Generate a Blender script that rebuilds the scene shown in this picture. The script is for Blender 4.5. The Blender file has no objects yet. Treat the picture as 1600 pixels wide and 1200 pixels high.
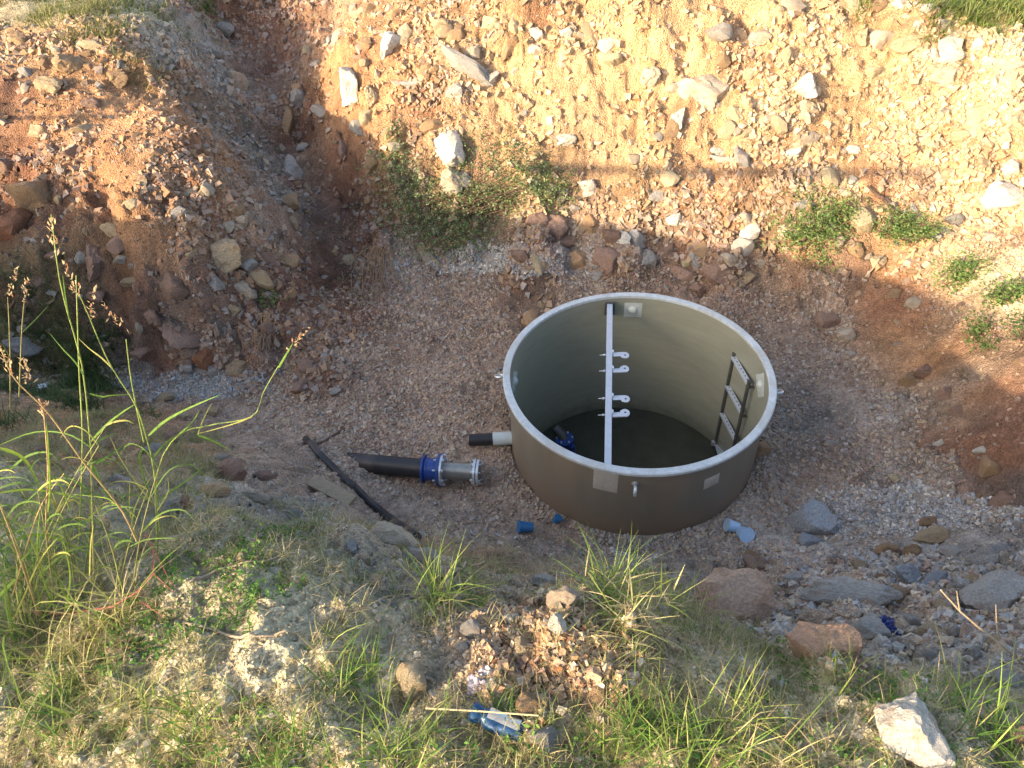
import bpy, math, random
import numpy as np
from mathutils import Vector, Matrix
rng = np.random.default_rng(7); random.seed(7)
S = bpy.context.scene; C = S.collection

# ------------------------------------------------------------------ camera, light, exposure
F, PITCH, ROLL, H = 1208.0, math.radians(42.7), -0.05, 4.6
fw = np.array([0, math.cos(PITCH), -math.sin(PITCH)]); R0 = np.array([1., 0, 0]); U0 = np.cross(R0, fw)
cr, sr = math.cos(ROLL), math.sin(ROLL); RT = cr*R0 + sr*U0; UP = -sr*R0 + cr*U0
cd = bpy.data.cameras.new('camera'); cam = bpy.data.objects.new('camera', cd); C.objects.link(cam)
cd.sensor_width = 36; cd.lens = F/1600*36; cd.clip_start = .05; cd.clip_end = 3000
M = Matrix(((RT[0], UP[0], -fw[0], 0), (RT[1], UP[1], -fw[1], 0), (RT[2], UP[2], -fw[2], H), (0, 0, 0, 1)))
cam.matrix_world = M; S.camera = cam
SUN_EL = math.radians(18.5); SUN_H = np.array([0.84, 0.54]); SUN_H /= np.linalg.norm(SUN_H)   # horizontal travel of the light
LD = np.array([SUN_H[0]*math.cos(SUN_EL), SUN_H[1]*math.cos(SUN_EL), -math.sin(SUN_EL)])
w = bpy.data.worlds.new('World'); S.world = w; w.use_nodes = True; nt = w.node_tree
sky = nt.nodes.new('ShaderNodeTexSky'); sky.sky_type = 'NISHITA'; sky.sun_disc = False
sky.sun_elevation = SUN_EL; sky.sun_rotation = math.atan2(-SUN_H[0], -SUN_H[1]); sky.air_density = 1.0; sky.dust_density = 3.5; sky.ozone_density = 0.8
nt.links.new(sky.outputs[0], nt.nodes['Background'].inputs[0]); nt.nodes['Background'].inputs[1].default_value = 0.15
sd = bpy.data.lights.new('sun', 'SUN'); sun = bpy.data.objects.new('sun', sd); C.objects.link(sun)
sd.energy = 3.6; sd.angle = math.radians(.55); sd.color = (1, .76, .49)
sun.rotation_euler = Vector(LD).to_track_quat('-Z', 'Y').to_euler()
S.view_settings.view_transform = 'Standard'; S.view_settings.look = 'None'
S.view_settings.exposure = 1.66; S.view_settings.gamma = 1

def ray(px, py):
    d = fw + RT*(px-800)/F + UP*(600-py)/F
    return d/np.linalg.norm(d)
def at(px, py, z):
    d = ray(px, py); return np.array([0, 0, H]) + d*((z-H)/d[2])
def aty(px, py, y):
    d = ray(px, py); return np.array([0, 0, H]) + d*(y/d[1])
def project(P):
    q = P-np.array([0, 0, H]); d = np.maximum(q@fw, 1e-3)
    return 800+F*(q@RT)/d, 600-F*(q@UP)/d, q@fw

# ------------------------------------------------------------------ noise
def hsh(i, j, s):
    n = (i.astype(np.int64)*374761393 + j.astype(np.int64)*668265263 + s*1442695041) & 0x7fffffff
    n = ((n ^ (n >> 13))*1274126177) & 0x7fffffff
    n = ((n ^ (n >> 16))*362437) & 0x7fffffff
    return (n & 0xffffff)/0xffffff
def vnoise(x, y, s=0):
    i, j = np.floor(x), np.floor(y); a, b = x-i, y-j
    a = a*a*(3-2*a); b = b*b*(3-2*b)
    return ((hsh(i, j, s)*(1-a)+hsh(i+1, j, s)*a)*(1-b) + (hsh(i, j+1, s)*(1-a)+hsh(i+1, j+1, s)*a)*b)*2-1
def fbm(x, y, o=4, s=0, g=.5):
    t = 0; a = 1
    for k in range(o):
        t = t+a*vnoise(x*2**k+k*17.3, y*2**k-k*9.1, s+k); a *= g
    return t
def worley(x, y, s=0):
    i, j = np.floor(x), np.floor(y); d1 = np.full(x.shape, 9.); d2 = d1.copy(); v = np.zeros(x.shape)
    for di in (-1, 0, 1):
        for dj in (-1, 0, 1):
            cx, cy = i+di, j+dj
            d = np.hypot(cx+hsh(cx, cy, s)-x, cy+hsh(cx, cy, s+5)-y)
            n = d < d1; d2 = np.where(n, d1, np.minimum(d2, d)); v = np.where(n, hsh(cx, cy, s+9), v); d1 = np.where(n, d, d1)
    return d1, d2, v

# ------------------------------------------------------------------ terrain surveyed from sight lines: (u, v, height, zone, soil colour, darkened where the banks lie in shade)
FLG, FLP, RED, CREAM, OCH, GREY, KHA, DRKSHADE, GRN, SAND = [np.array(c) for c in (
    (.34, .305, .265), (.35, .26, .195), (.19, .095, .062), (.42, .27, .145), (.35, .195, .10), (.29, .26, .22), (.43, .38, .25), (.11, .065, .05), (.12, .13, .05), (.56, .44, .28))]  # the dark soil also carries painted shade for bank feet and gully
ctl = [  # floor
 (230,600,.0,'F',FLG),(330,600,.0,'F',FLG),(430,610,.0,'F',FLP),(560,560,.0,'F',FLP),(560,480,.12,'F',RED),(640,410,.03,'F',FLG),(760,405,.02,'F',FLG),
 (650,500,0,'F',FLP),(700,600,0,'F',FLP),(560,640,.0,'F',FLP),(900,425,.0,'F',FLG),(1000,440,0,'F',FLP),(1100,455,0,'F',FLP),(1200,455,0,'F',FLP),(1290,480,.0,'F',FLP),
 (1300,560,0,'F',FLP),(1250,650,0,'F',FLG),(1400,640,0,'F',FLG),(1300,740,0,'F',FLP),(1450,760,.02,'F',FLG),(1550,800,.08,'F',FLG),(1400,790,.03,'F',FLG),
 (620,690,0,'F',FLP),(740,640,.0,'F',FLP),(700,760,-.06,'F',FLP),(600,745,-.03,'F',FLP),(760,740,-.02,'F',FLP),(720,820,.04,'F',FLP),(850,850,.04,'F',FLP),(1000,865,.03,'F',FLG),
 (1100,860,.03,'F',FLG),(1200,840,.03,'F',FLG),(1300,830,.06,'F',FLG),(820,800,.0,'F',FLP),(500,650,.0,'F',FLP),(430,660,.04,'F',FLP),
 # left bank
 (0,60,2.05,'L',CREAM),(100,70,2.05,'L',CREAM),(170,75,2.02,'L',OCH),(250,50,2.0,'L',GREY),(300,10,1.82,'L',GREY),(0,150,1.8,'L',DRKSHADE),(100,180,1.72,'L',OCH),(200,180,1.62,'L',OCH),
 (250,150,1.82,'L',OCH),(50,250,1.45,'L',RED),(0,330,1.12,'L',RED),(100,335,1.2,'L',DRKSHADE),(200,335,1.34,'L',OCH),(280,330,1.34,'L',OCH),(330,270,1.5,'L',OCH),(150,250,1.55,'L',OCH),
 (350,380,0.92,'L',RED),(370,330,1.12,'L',OCH),(300,200,1.68,'L',OCH),(500,350,.4,'L',DRKSHADE),(530,420,.25,'L',DRKSHADE),(470,470,.3,'L',DRKSHADE),(560,330,.4,'L',DRKSHADE),(400,480,.42,'L',DRKSHADE),(400,370,0.78,'L',GREY),(420,440,.6,'L',DRKSHADE),(440,520,.28,'L',DRKSHADE),(500,590,.06,'L',RED),(400,585,.1,'L',DRKSHADE),(330,570,.1,'L',GREY),(250,560,.16,'L',DRKSHADE),
 (300,450,0.84,'L',DRKSHADE),(200,450,0.88,'L',DRKSHADE),(100,450,0.86,'L',DRKSHADE),(30,450,0.85,'L',DRKSHADE),(200,520,0.36,'L',DRKSHADE),(100,540,.3,'L',GRN),(0,540,.34,'L',GRN),(100,590,.08,'L',GRN),(0,590,.14,'L',GRN),
 (350,150,1.2,'L',GREY),(400,250,0.86,'L',GREY),(450,330,0.56,'L',GREY),(480,420,.42,'L',RED),(520,500,.2,'L',RED),(430,120,1.0,'L',RED),(480,230,0.62,'L',RED),(380,30,1.5,'L',RED),(450,20,1.5,'L',RED),
 (540,300,.46,'L',RED),(580,380,.2,'L',RED),(330,90,1.42,'L',GREY),
 # far bank
 (520,60,1.75,'B',OCH),(560,130,1.5,'B',OCH),(600,220,1.12,'B',OCH),(620,300,.7,'B',RED),(660,370,.25,'B',DRKSHADE),(760,385,.12,'B',DRKSHADE),(720,330,.5,'B',RED),(700,250,.95,'B',CREAM),
 (650,120,1.55,'B',OCH),(650,20,1.98,'B',OCH),(800,20,2.05,'B',CREAM),(800,130,1.5,'B',CREAM),(800,220,1.08,'B',CREAM),(830,300,.7,'B',CREAM),(850,345,0.6,'B',RED),(870,400,0.1,'B',DRKSHADE),
 (1000,410,0.1,'B',DRKSHADE),(1000,350,0.62,'B',RED),(1000,270,.86,'B',CREAM),(1000,150,1.42,'B',CREAM),(1000,50,1.95,'B',CREAM),(1000,0,2.2,'B',CREAM),(800,-40,2.35,'B',OCH),
 (1100,425,0.1,'B',DRKSHADE),(1120,380,0.5,'B',RED),(1150,300,.78,'B',OCH),(1150,200,1.2,'B',CREAM),(1200,100,1.65,'B',CREAM),(1200,0,2.15,'B',CREAM),(1220,420,0.16,'B',DRKSHADE),(1250,370,0.56,'B',OCH),
 (1300,300,.78,'B',CREAM),(1350,200,1.18,'B',CREAM),(1400,100,1.62,'B',CREAM),(1380,20,2.0,'B',CREAM),(1340,430,.3,'B',DRKSHADE),(1400,420,.42,'B',OCH),(1430,350,.66,'B',CREAM),(1500,300,.85,'B',CREAM),
 (1500,200,1.25,'B',CREAM),(1500,90,1.75,'B',CREAM),(1600,120,1.65,'B',CREAM),(1600,250,1.12,'B',CREAM),(1600,330,.88,'B',CREAM),(1450,20,2.05,'B',SAND),(1600,75,1.9,'B',SAND),
 (1530,20,2.0,'G',GRN),(1600,10,1.98,'G',GRN),(1700,60,1.9,'G',GRN),(60,20,2.1,'G',KHA),(200,10,2.1,'G',KHA),(0,-40,2.15,'G',GRN),
 # right bank
 (1550,420,.72,'R',SAND),(1600,400,.78,'R',SAND),(1490,440,.52,'R',SAND),(1600,470,.7,'R',SAND),(1400,480,.2,'R',RED),(1450,480,.36,'R',RED),(1400,530,.06,'R',OCH),(1520,520,0.55,'R',DRKSHADE),
 (1440,590,.05,'R',OCH),(1520,600,0.46,'R',GREY),(1600,550,0.85,'R',DRKSHADE),(1500,660,.1,'R',OCH),(1560,680,0.42,'R',DRKSHADE),(1600,640,0.72,'R',DRKSHADE),(1560,760,0.2,'R',DRKSHADE),(1620,740,0.52,'R',DRKSHADE),
 (1700,420,1.0,'R',SAND),(1700,560,1.0,'R',DRKSHADE),(1720,700,.8,'R',DRKSHADE),(1800,600,1.3,'R',DRKSHADE),
 # near bank and near ground
 (1600,860,.5,'N',FLG),(1500,880,.42,'N',FLG),(1400,880,.38,'N',FLG),(1300,900,.42,'N',FLP),(1200,900,.4,'N',FLP),(1120,890,.36,'N',FLP),(1600,950,1.1,'N',FLG),(1450,960,1.05,'N',FLP),(1300,980,1.15,'N',FLP),
 (1200,980,1.3,'N',FLP),(1380,1030,1.7,'N',FLG),(1550,1040,1.6,'N',FLG),(1250,1060,2.05,'N',KHA),(1400,1100,2.25,'N',KHA),(1600,1120,2.2,'N',KHA),(1450,1195,2.32,'N',KHA),
 (1100,945,1.3,'N',FLP),(1000,905,1.1,'N',FLG),(1000,960,2.15,'N',KHA),(1100,1020,2.18,'N',KHA),(1150,1070,2.18,'N',KHA),(830,960,2.24,'N',OCH),(910,980,2.28,'N',OCH),(990,1000,2.28,'N',OCH),(850,1050,2.27,'N',OCH),(940,1090,2.28,'N',OCH),(780,990,2.18,'N',OCH),(1000,1080,2.27,'N',OCH),(800,1100,2.25,'N',KHA),(500,930,2.12,'N',KHA),(300,940,2.15,'N',KHA),(450,1100,2.22,'N',KHA),(1300,1110,2.22,'N',KHA),(960,1045,2.3,'N',OCH),(870,1010,2.28,'N',OCH),(900,925,2.16,'N',GREY),(850,880,.9,'N',FLP),
 (750,872,1.1,'N',OCH),(650,860,1.35,'N',OCH),(700,930,2.08,'N',GREY),(750,1020,2.22,'N',GREY),(900,1120,2.27,'N',KHA),(1050,1120,2.28,'N',KHA),(1000,1195,2.27,'N',KHA),(1200,1195,2.28,'N',KHA),
 (600,900,2.0,'N',GREY),(600,1000,2.2,'N',KHA),(600,1110,2.24,'N',KHA),(750,1195,2.25,'N',KHA),(500,830,1.85,'N',GREY),(480,790,1.05,'N',GREY),(540,790,.45,'N',FLP),(590,800,.15,'N',FLP),
 (400,870,2.16,'N',KHA),(400,1000,2.2,'N',KHA),(400,800,1.55,'N',GREY),(420,740,.8,'N',FLP),(400,690,.4,'N',FLP),(350,650,.12,'N',FLP),(300,700,.75,'N',OCH),(300,780,1.6,'N',GREY),(250,880,2.13,'N',KHA),
 (250,1000,2.18,'N',KHA),(300,1195,2.2,'N',KHA),(0,1195,2.15,'N',KHA),(0,1000,2.06,'N',KHA),(0,880,2.0,'N',KHA),(100,820,1.92,'N',KHA),(0,760,1.7,'N',KHA),(150,720,1.25,'N',OCH),(200,650,.6,'N',OCH),
 (100,650,.75,'N',OCH),(0,660,1.0,'N',OCH),(0,615,.35,'N',OCH),(150,615,.22,'N',OCH),(250,640,.3,'N',OCH),
]
P = []; zone = []; scol = []
for (u, v, z, zn, col) in ctl:
    p = at(u, v, z); P.append(p); zone.append(zn); scol.append(col)
for x, y, z, zn, col in [(0, 0, 2.28, 'N', KHA), (-2, 0, 2.2, 'N', KHA), (2, 0, 2.32, 'N', KHA), (-4, 0, 2.1, 'N', KHA), (4, 0, 2.3, 'N', KHA), (-3, 1.6, 2.1, 'N', KHA), (-4.5, 2.5, 2.0, 'N', KHA),
    (-4.4, 4, 1.6, 'N', KHA), (-6, 4.5, 2.0, 'N', KHA), (-6.5, 7, 2.1, 'L', OCH), (-7, 10, 2.2, 'G', GRN), (-3.5, 11, 2.2, 'G', GRN), (-1, 10.5, 2.4, 'G', KHA), (2, 10, 2.35, 'G', KHA), (5, 10, 2.1, 'G', GRN), (3, 13, 2.3, 'G', GRN),
    (-8, 0, 2.1, 'N', KHA), (-8, -8, 2.2, 'N', KHA), (8, -8, 2.5, 'N', KHA), (3.2, 1, 1.9, 'N', KHA), (4.5, 2, 1.7, 'N', KHA), (6, 4, 1.9, 'R', GRN), (7, 8, 2.0, 'G', GRN), (9, 2, 2.2, 'N', GRN),
    (-12, 15, 2.3, 'G', GRN), (12, 15, 2.1, 'G', GRN), (0, 20, 2.4, 'G', GRN), (0, -6, 2.3, 'N', KHA), (14, 0, 2.4, 'N', GRN), (-14, 4, 2.5, 'N', GRN)]:
    P.append(np.array([x, y, z])); zone.append(zn); scol.append(col)
P = np.array(P); scol = np.array(scol)
def rbf_fit(V, smooth):
    D = np.linalg.norm(P[:, None, :2]-P[None, :, :2], axis=2); n = len(P)
    A = np.zeros((n+3, n+3)); A[:n, :n] = -D; A[:n, :n] -= smooth*np.eye(n)*-1
    A[:n, n] = 1; A[:n, n+1:] = P[:, :2]*.1; A[n:, :n] = A[:n, n:].T
    return np.linalg.solve(A, np.vstack([V, np.zeros((3, V.shape[1]))]))
Wz = rbf_fit(P[:, 2:3], .06)
cx0 = np.arange(-9, 9.01, .08); cy0 = np.arange(-4, 15.01, .08)
GX, GY = np.meshgrid(cx0, cy0); Q = np.stack([GX.ravel(), GY.ravel()], 1)
base = np.zeros(len(Q)); colr = np.zeros((len(Q), 3)); near = np.zeros(len(Q), int)
for a in range(0, len(Q), 4000):
    q = Q[a:a+4000]; D = np.linalg.norm(q[:, None]-P[None, :, :2], axis=2)
    base[a:a+4000] = (-D@Wz[:-3]+Wz[-3]+(q*.1)@Wz[-2:])[:, 0]
    ww = 1/(D**2+.02)**1.6; ww /= ww.sum(1, keepdims=True); colr[a:a+4000] = ww@scol; near[a:a+4000] = D.argmin(1)
zid = {'F': 0, 'B': 1, 'L': 2, 'R': 3, 'N': 4, 'G': 5}; zarr = np.array([zid[z] for z in zone])[near].reshape(GX.shape)
base = base.reshape(GX.shape); colr = colr.reshape(GX.shape+(3,))
def bil(A, x, y, gx, gy):
    x = np.clip(x, gx[0], gx[-1]-1e-6); y = np.clip(y, gy[0], gy[-1]-1e-6)
    i = np.clip(np.searchsorted(gx, x, 'right')-1, 0, len(gx)-2); j = np.clip(np.searchsorted(gy, y, 'right')-1, 0, len(gy)-2)
    a = (x-gx[i])/(gx[i+1]-gx[i]); b = (y-gy[j])/(gy[j+1]-gy[j])
    if A.ndim == 3: a = a[..., None]; b = b[..., None]
    return (A[j, i]*(1-a)+A[j, i+1]*a)*(1-b)+(A[j+1, i]*(1-a)+A[j+1, i+1]*a)*b
def spaced(stops):   # (start, end, step)
    o = [np.arange(a, b, s) for a, b, s in stops]; return np.concatenate(o)
geo = lambda a, n: a+np.cumsum(.08*1.22**np.arange(n))
fx = np.concatenate([-geo(5.4, 36)[::-1], spaced([(-5.4, -4.4, .04), (-4.4, -1.6, .022), (-1.6, 1.6, .017), (1.6, 4.6, .022), (4.6, 5.4, .04)]), geo(5.4, 36)])
fy = np.concatenate([-geo(.5, 36)[::-1], spaced([(-.5, .6, .03), (.6, 2.4, .0125), (2.4, 5.5, .019), (5.5, 9.2, .023), (9.2, 11.5, .05)]), geo(11.5, 34)])
FX, FY = np.meshgrid(fx, fy)
TC = np.array([0.94, 4.28])
def clampd(FX, FY):
    return bil(base, FX, FY, cx0, cy0)
Z0 = clampd(FX, FY)
zn_f = zarr[np.clip(np.round((FY+4)/.08).astype(int), 0, zarr.shape[0]-1), np.clip(np.round((FX+9)/.08).astype(int), 0, zarr.shape[1]-1)]
gy_, gx_ = np.gradient(base, .08); slp = bil(np.hypot(gx_, gy_), FX, FY, cx0, cy0)
bank = np.clip((slp-.35)/.6, 0, 1)
wx, wy = FX+.05*fbm(FX*6, FY*6, 2, 3), FY+.05*fbm(FX*6, FY*6, 2, 8)
d1, d2, cv = worley(wx*5, wy*5+Z0*3, 1); e1, e2, ev = worley(wx*13, wy*13+Z0*9, 21); g1, g2, gv = worley(wx*30, wy*30+Z0*16, 41)
Z = Z0+.05*fbm(FX*1.3, FY*1.3, 3, 50)*np.where(zn_f == 0, .35, 1)
lb = np.where(zn_f == 2, 2.1, np.where(zn_f == 3, .35, 1.15))
Z += bank*lb*(.065*fbm(FX*3.2, FY*3.2, 4, 70)+.085*(cv-.5)*np.clip((d2-d1)*4, 0, 1)+.04*(ev-.5)*np.clip((e2-e1)*4, 0, 1))
Z += (.018+.010*bank)*(gv-.5)*np.clip((g2-g1)*5, 0, 1)+.012*fbm(FX*14, FY*14, 3, 90)
nearz = (zn_f == 4)&(FY < 3)
Z += np.where(nearz, .032*fbm(FX*8, FY*8, 3, 120)+.015*fbm(FX*32, FY*32, 2, 130), 0)
rt = np.hypot(FX-TC[0], FY-TC[1])
k = np.clip((1.35-rt)/.25, 0, 1); Z = Z*(1-k)+(0.0+.006*fbm(FX*20, FY*20, 2, 5))*k
def zat(x, y): return bil(Z, np.asarray(x, float), np.asarray(y, float), fx, fy)
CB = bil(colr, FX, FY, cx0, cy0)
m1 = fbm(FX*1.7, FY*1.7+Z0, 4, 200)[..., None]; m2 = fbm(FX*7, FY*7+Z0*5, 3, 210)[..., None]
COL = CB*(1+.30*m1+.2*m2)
redm = np.clip(fbm(FX*2.2+3, FY*2.2+Z0*2, 4, 230)*1.4-.25, 0, 1)[..., None]*((zn_f == 1)|(zn_f == 2)|(zn_f == 3))[..., None]
COL = COL*(1-.55*redm)+.55*redm*np.array([.25, .125, .075])
COL = np.clip(COL*(1+.35*(gv-.5)[..., None]), .02, .8)
def colat(x, y): return bil(COL, np.asarray(x, float), np.asarray(y, float), fx, fy)
def zoneat(x, y): return zarr[np.clip(np.round((y+4)/.08).astype(int), 0, zarr.shape[0]-1), np.clip(np.round((x+9)/.08).astype(int), 0, zarr.shape[1]-1)]
def nrm(x, y, e=.05):
    a = (zat(x+e, y)-zat(x-e, y))/(2*e); b = (zat(x, y+e)-zat(x, y-e))/(2*e)
    n = np.stack([-a, -b, np.ones_like(a)], -1); return n/np.linalg.norm(n, axis=-1, keepdims=True)
def hit(px, py):
    d = ray(px, py); t = np.arange(1.2, 16, .01); q = np.array([0, 0, H])+d*t[:, None]
    b = np.nonzero(q[:, 2] < zat(q[:, 0], q[:, 1]))[0]
    return q[b[0]] if len(b) else q[-1]

# ------------------------------------------------------------------ materials
def nodes(name):
    m = bpy.data.materials.new(name); m.use_nodes = True; n = m.node_tree.nodes; return m, n, m.node_tree.links, n['Principled BSDF']
def ground_mat():
    m, n, l, b = nodes('earth'); b.inputs['Roughness'].default_value = .95; b.inputs['Specular IOR Level'].default_value = .15
    a = n.new('ShaderNodeAttribute'); a.attribute_name = 'Col'
    t = n.new('ShaderNodeTexCoord'); s = n.new('ShaderNodeTexNoise'); s.inputs['Scale'].default_value = 60; s.inputs['Detail'].default_value = 9; s.inputs['Roughness'].default_value = .7
    v = n.new('ShaderNodeTexVoronoi'); v.inputs['Scale'].default_value = 75
    l.new(t.outputs['Object'], s.inputs['Vector']); l.new(t.outputs['Object'], v.inputs['Vector'])
    r = n.new('ShaderNodeMapRange'); r.inputs['From Min'].default_value = .3; r.inputs['From Max'].default_value = .7; r.inputs['To Min'].default_value = .62; r.inputs['To Max'].default_value = 1.35
    l.new(s.outputs['Fac'], r.inputs['Value'])
    r2 = n.new('ShaderNodeMapRange'); r2.inputs['To Min'].default_value = .75; r2.inputs['To Max'].default_value = 1.3; l.new(v.outputs['Color'], r2.inputs['Value'])
    mm = n.new('ShaderNodeMath'); mm.operation = 'MULTIPLY'; l.new(r.outputs[0], mm.inputs[0]); l.new(r2.outputs[0], mm.inputs[1])
    x = n.new('ShaderNodeVectorMath'); x.operation = 'SCALE'; l.new(a.outputs['Color'], x.inputs[0]); l.new(mm.outputs[0], x.inputs['Scale'])
    l.new(x.outputs[0], b.inputs['Base Color'])
    ad = n.new('ShaderNodeMath'); ad.operation = 'MULTIPLY_ADD'; ad.inputs[1].default_value = -.9; l.new(v.outputs['Distance'], ad.inputs[0]); l.new(s.outputs['Fac'], ad.inputs[2])
    bp = n.new('ShaderNodeBump'); bp.inputs['Strength'].default_value = .9; bp.inputs['Distance'].default_value = .012; l.new(ad.outputs[0], bp.inputs['Height']); l.new(bp.outputs[0], b.inputs['Normal'])
    return m
def vcol_mat(name, rough=.9, bump=.5, scale=90, transl=0, lo=.75, hi=1.25):
    m, n, l, b = nodes(name); b.inputs['Roughness'].default_value = rough; b.inputs['Specular IOR Level'].default_value = .25
    a = n.new('ShaderNodeAttribute'); a.attribute_name = 'Col'
    t = n.new('ShaderNodeTexCoord'); s = n.new('ShaderNodeTexNoise'); s.inputs['Scale'].default_value = scale; s.inputs['Detail'].default_value = 4; l.new(t.outputs['Object'], s.inputs['Vector'])
    r = n.new('ShaderNodeMapRange'); r.inputs['From Min'].default_value = .3; r.inputs['From Max'].default_value = .7; r.inputs['To Min'].default_value = lo; r.inputs['To Max'].default_value = hi; l.new(s.outputs['Fac'], r.inputs['Value'])
    x = n.new('ShaderNodeVectorMath'); x.operation = 'SCALE'; l.new(a.outputs['Color'], x.inputs[0]); l.new(r.outputs[0], x.inputs['Scale']); l.new(x.outputs[0], b.inputs['Base Color'])
    if bump:
        bp = n.new('ShaderNodeBump'); bp.inputs['Strength'].default_value = bump; bp.inputs['Distance'].default_value = .004; l.new(s.outputs['Fac'], bp.inputs['Height']); l.new(bp.outputs[0], b.inputs['Normal'])
    if transl:
        tr = n.new('ShaderNodeBsdfTranslucent'); l.new(x.outputs[0], tr.inputs['Color']); mx = n.new('ShaderNodeMixShader'); mx.inputs[0].default_value = transl
        l.new(b.outputs[0], mx.inputs[1]); l.new(tr.outputs[0], mx.inputs[2]); l.new(mx.outputs[0], n['Material Output'].inputs['Surface'])
    return m
def rock_mat():   # colour of each stone comes from its object colour; stains and grain are procedural
    m, n, l, b = nodes('limestone'); b.inputs['Roughness'].default_value = .88; b.inputs['Specular IOR Level'].default_value = .25
    oi = n.new('ShaderNodeObjectInfo'); t = n.new('ShaderNodeTexCoord')
    ofs = n.new('ShaderNodeVectorMath'); ofs.operation = 'ADD'; l.new(t.outputs['Object'], ofs.inputs[0])
    sc = n.new('ShaderNodeMath'); sc.operation = 'MULTIPLY'; sc.inputs[1].default_value = 40; l.new(oi.outputs['Random'], sc.inputs[0]); l.new(sc.outputs[0], ofs.inputs[1])
    s = n.new('ShaderNodeTexNoise'); s.inputs['Scale'].default_value = 2.2; s.inputs['Detail'].default_value = 10; s.inputs['Roughness'].default_value = .65; l.new(ofs.outputs[0], s.inputs['Vector'])
    s2 = n.new('ShaderNodeTexNoise'); s2.inputs['Scale'].default_value = 14; s2.inputs['Detail'].default_value = 8; s2.inputs['Roughness'].default_value = .75; l.new(ofs.outputs[0], s2.inputs['Vector'])
    ramp = n.new('ShaderNodeMapRange'); ramp.inputs['From Min'].default_value = .52; ramp.inputs['From Max'].default_value = .66; l.new(s.outputs['Fac'], ramp.inputs['Value'])
    mf = n.new('ShaderNodeMath'); mf.operation = 'MULTIPLY'; mf.inputs[1].default_value = .5; l.new(ramp.outputs[0], mf.inputs[0])
    mx = n.new('ShaderNodeMix'); mx.data_type = 'RGBA'; l.new(mf.outputs[0], mx.inputs['Factor']); l.new(oi.outputs['Color'], mx.inputs['A']); mx.inputs['B'].default_value = (.34, .18, .09, 1)
    r = n.new('ShaderNodeMapRange'); r.inputs['From Min'].default_value = .3; r.inputs['From Max'].default_value = .7; r.inputs['To Min'].default_value = .52; r.inputs['To Max'].default_value = 1.32; l.new(s2.outputs['Fac'], r.inputs['Value'])
    x = n.new('ShaderNodeVectorMath'); x.operation = 'SCALE'; l.new(mx.outputs['Result'], x.inputs[0]); l.new(r.outputs[0], x.inputs['Scale']); l.new(x.outputs[0], b.inputs['Base Color'])
    bp = n.new('ShaderNodeBump'); bp.inputs['Strength'].default_value = 1; bp.inputs['Distance'].default_value = .02; l.new(s2.outputs['Fac'], bp.inputs['Height']); l.new(bp.outputs[0], b.inputs['Normal'])
    return m
def plain(name, col, rough=.5, metal=0, scale=20, var=.18, bump=.2, stretch=(1, 1, 1), dirt=None):
    m, n, l, b = nodes(name); b.inputs['Roughness'].default_value = rough; b.inputs['Metallic'].default_value = metal
    t = n.new('ShaderNodeTexCoord'); mp = n.new('ShaderNodeMapping'); mp.inputs['Scale'].default_value = stretch; l.new(t.outputs['Object'], mp.inputs['Vector'])
    s = n.new('ShaderNodeTexNoise'); s.inputs['Scale'].default_value = scale; s.inputs['Detail'].default_value = 8; s.inputs['Roughness'].default_value = .65; l.new(mp.outputs[0], s.inputs['Vector'])
    r = n.new('ShaderNodeMapRange'); r.inputs['From Min'].default_value = .3; r.inputs['From Max'].default_value = .7; r.inputs['To Min'].default_value = 1-var; r.inputs['To Max'].default_value = 1+var; l.new(s.outputs['Fac'], r.inputs['Value'])
    x = n.new('ShaderNodeVectorMath'); x.operation = 'SCALE'; x.inputs[0].default_value = col; l.new(r.outputs[0], x.inputs['Scale'])
    out = x.outputs[0]
    if dirt:
        s3 = n.new('ShaderNodeTexNoise'); s3.inputs['Scale'].default_value = 4; s3.inputs['Detail'].default_value = 8; l.new(mp.outputs[0], s3.inputs['Vector'])
        r3 = n.new('ShaderNodeMapRange'); r3.inputs['From Min'].default_value = .48; r3.inputs['From Max'].default_value = .7; r3.inputs['To Max'].default_value = .75; l.new(s3.outputs['Fac'], r3.inputs['Value'])
        mx = n.new('ShaderNodeMix'); mx.data_type = 'RGBA'; l.new(r3.outputs[0], mx.inputs['Factor']); l.new(out, mx.inputs['A']); mx.inputs['B'].default_value = (*dirt, 1); out = mx.outputs['Result']
    l.new(out, b.inputs['Base Color'])
    if bump:
        bp = n.new('ShaderNodeBump'); bp.inputs['Strength'].default_value = bump; bp.inputs['Distance'].default_value = .003; l.new(s.outputs['Fac'], bp.inputs['Height']); l.new(bp.outputs[0], b.inputs['Normal'])
    return m
EARTH = ground_mat(); PEB = vcol_mat('crushed_stone'); LEAF = vcol_mat('leaf_blade', .6, 0, 40, .35, .85, 1.15); ROCK = rock_mat(); DRY = vcol_mat('dry_stalk', .8, 0, 60, .1)
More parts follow.
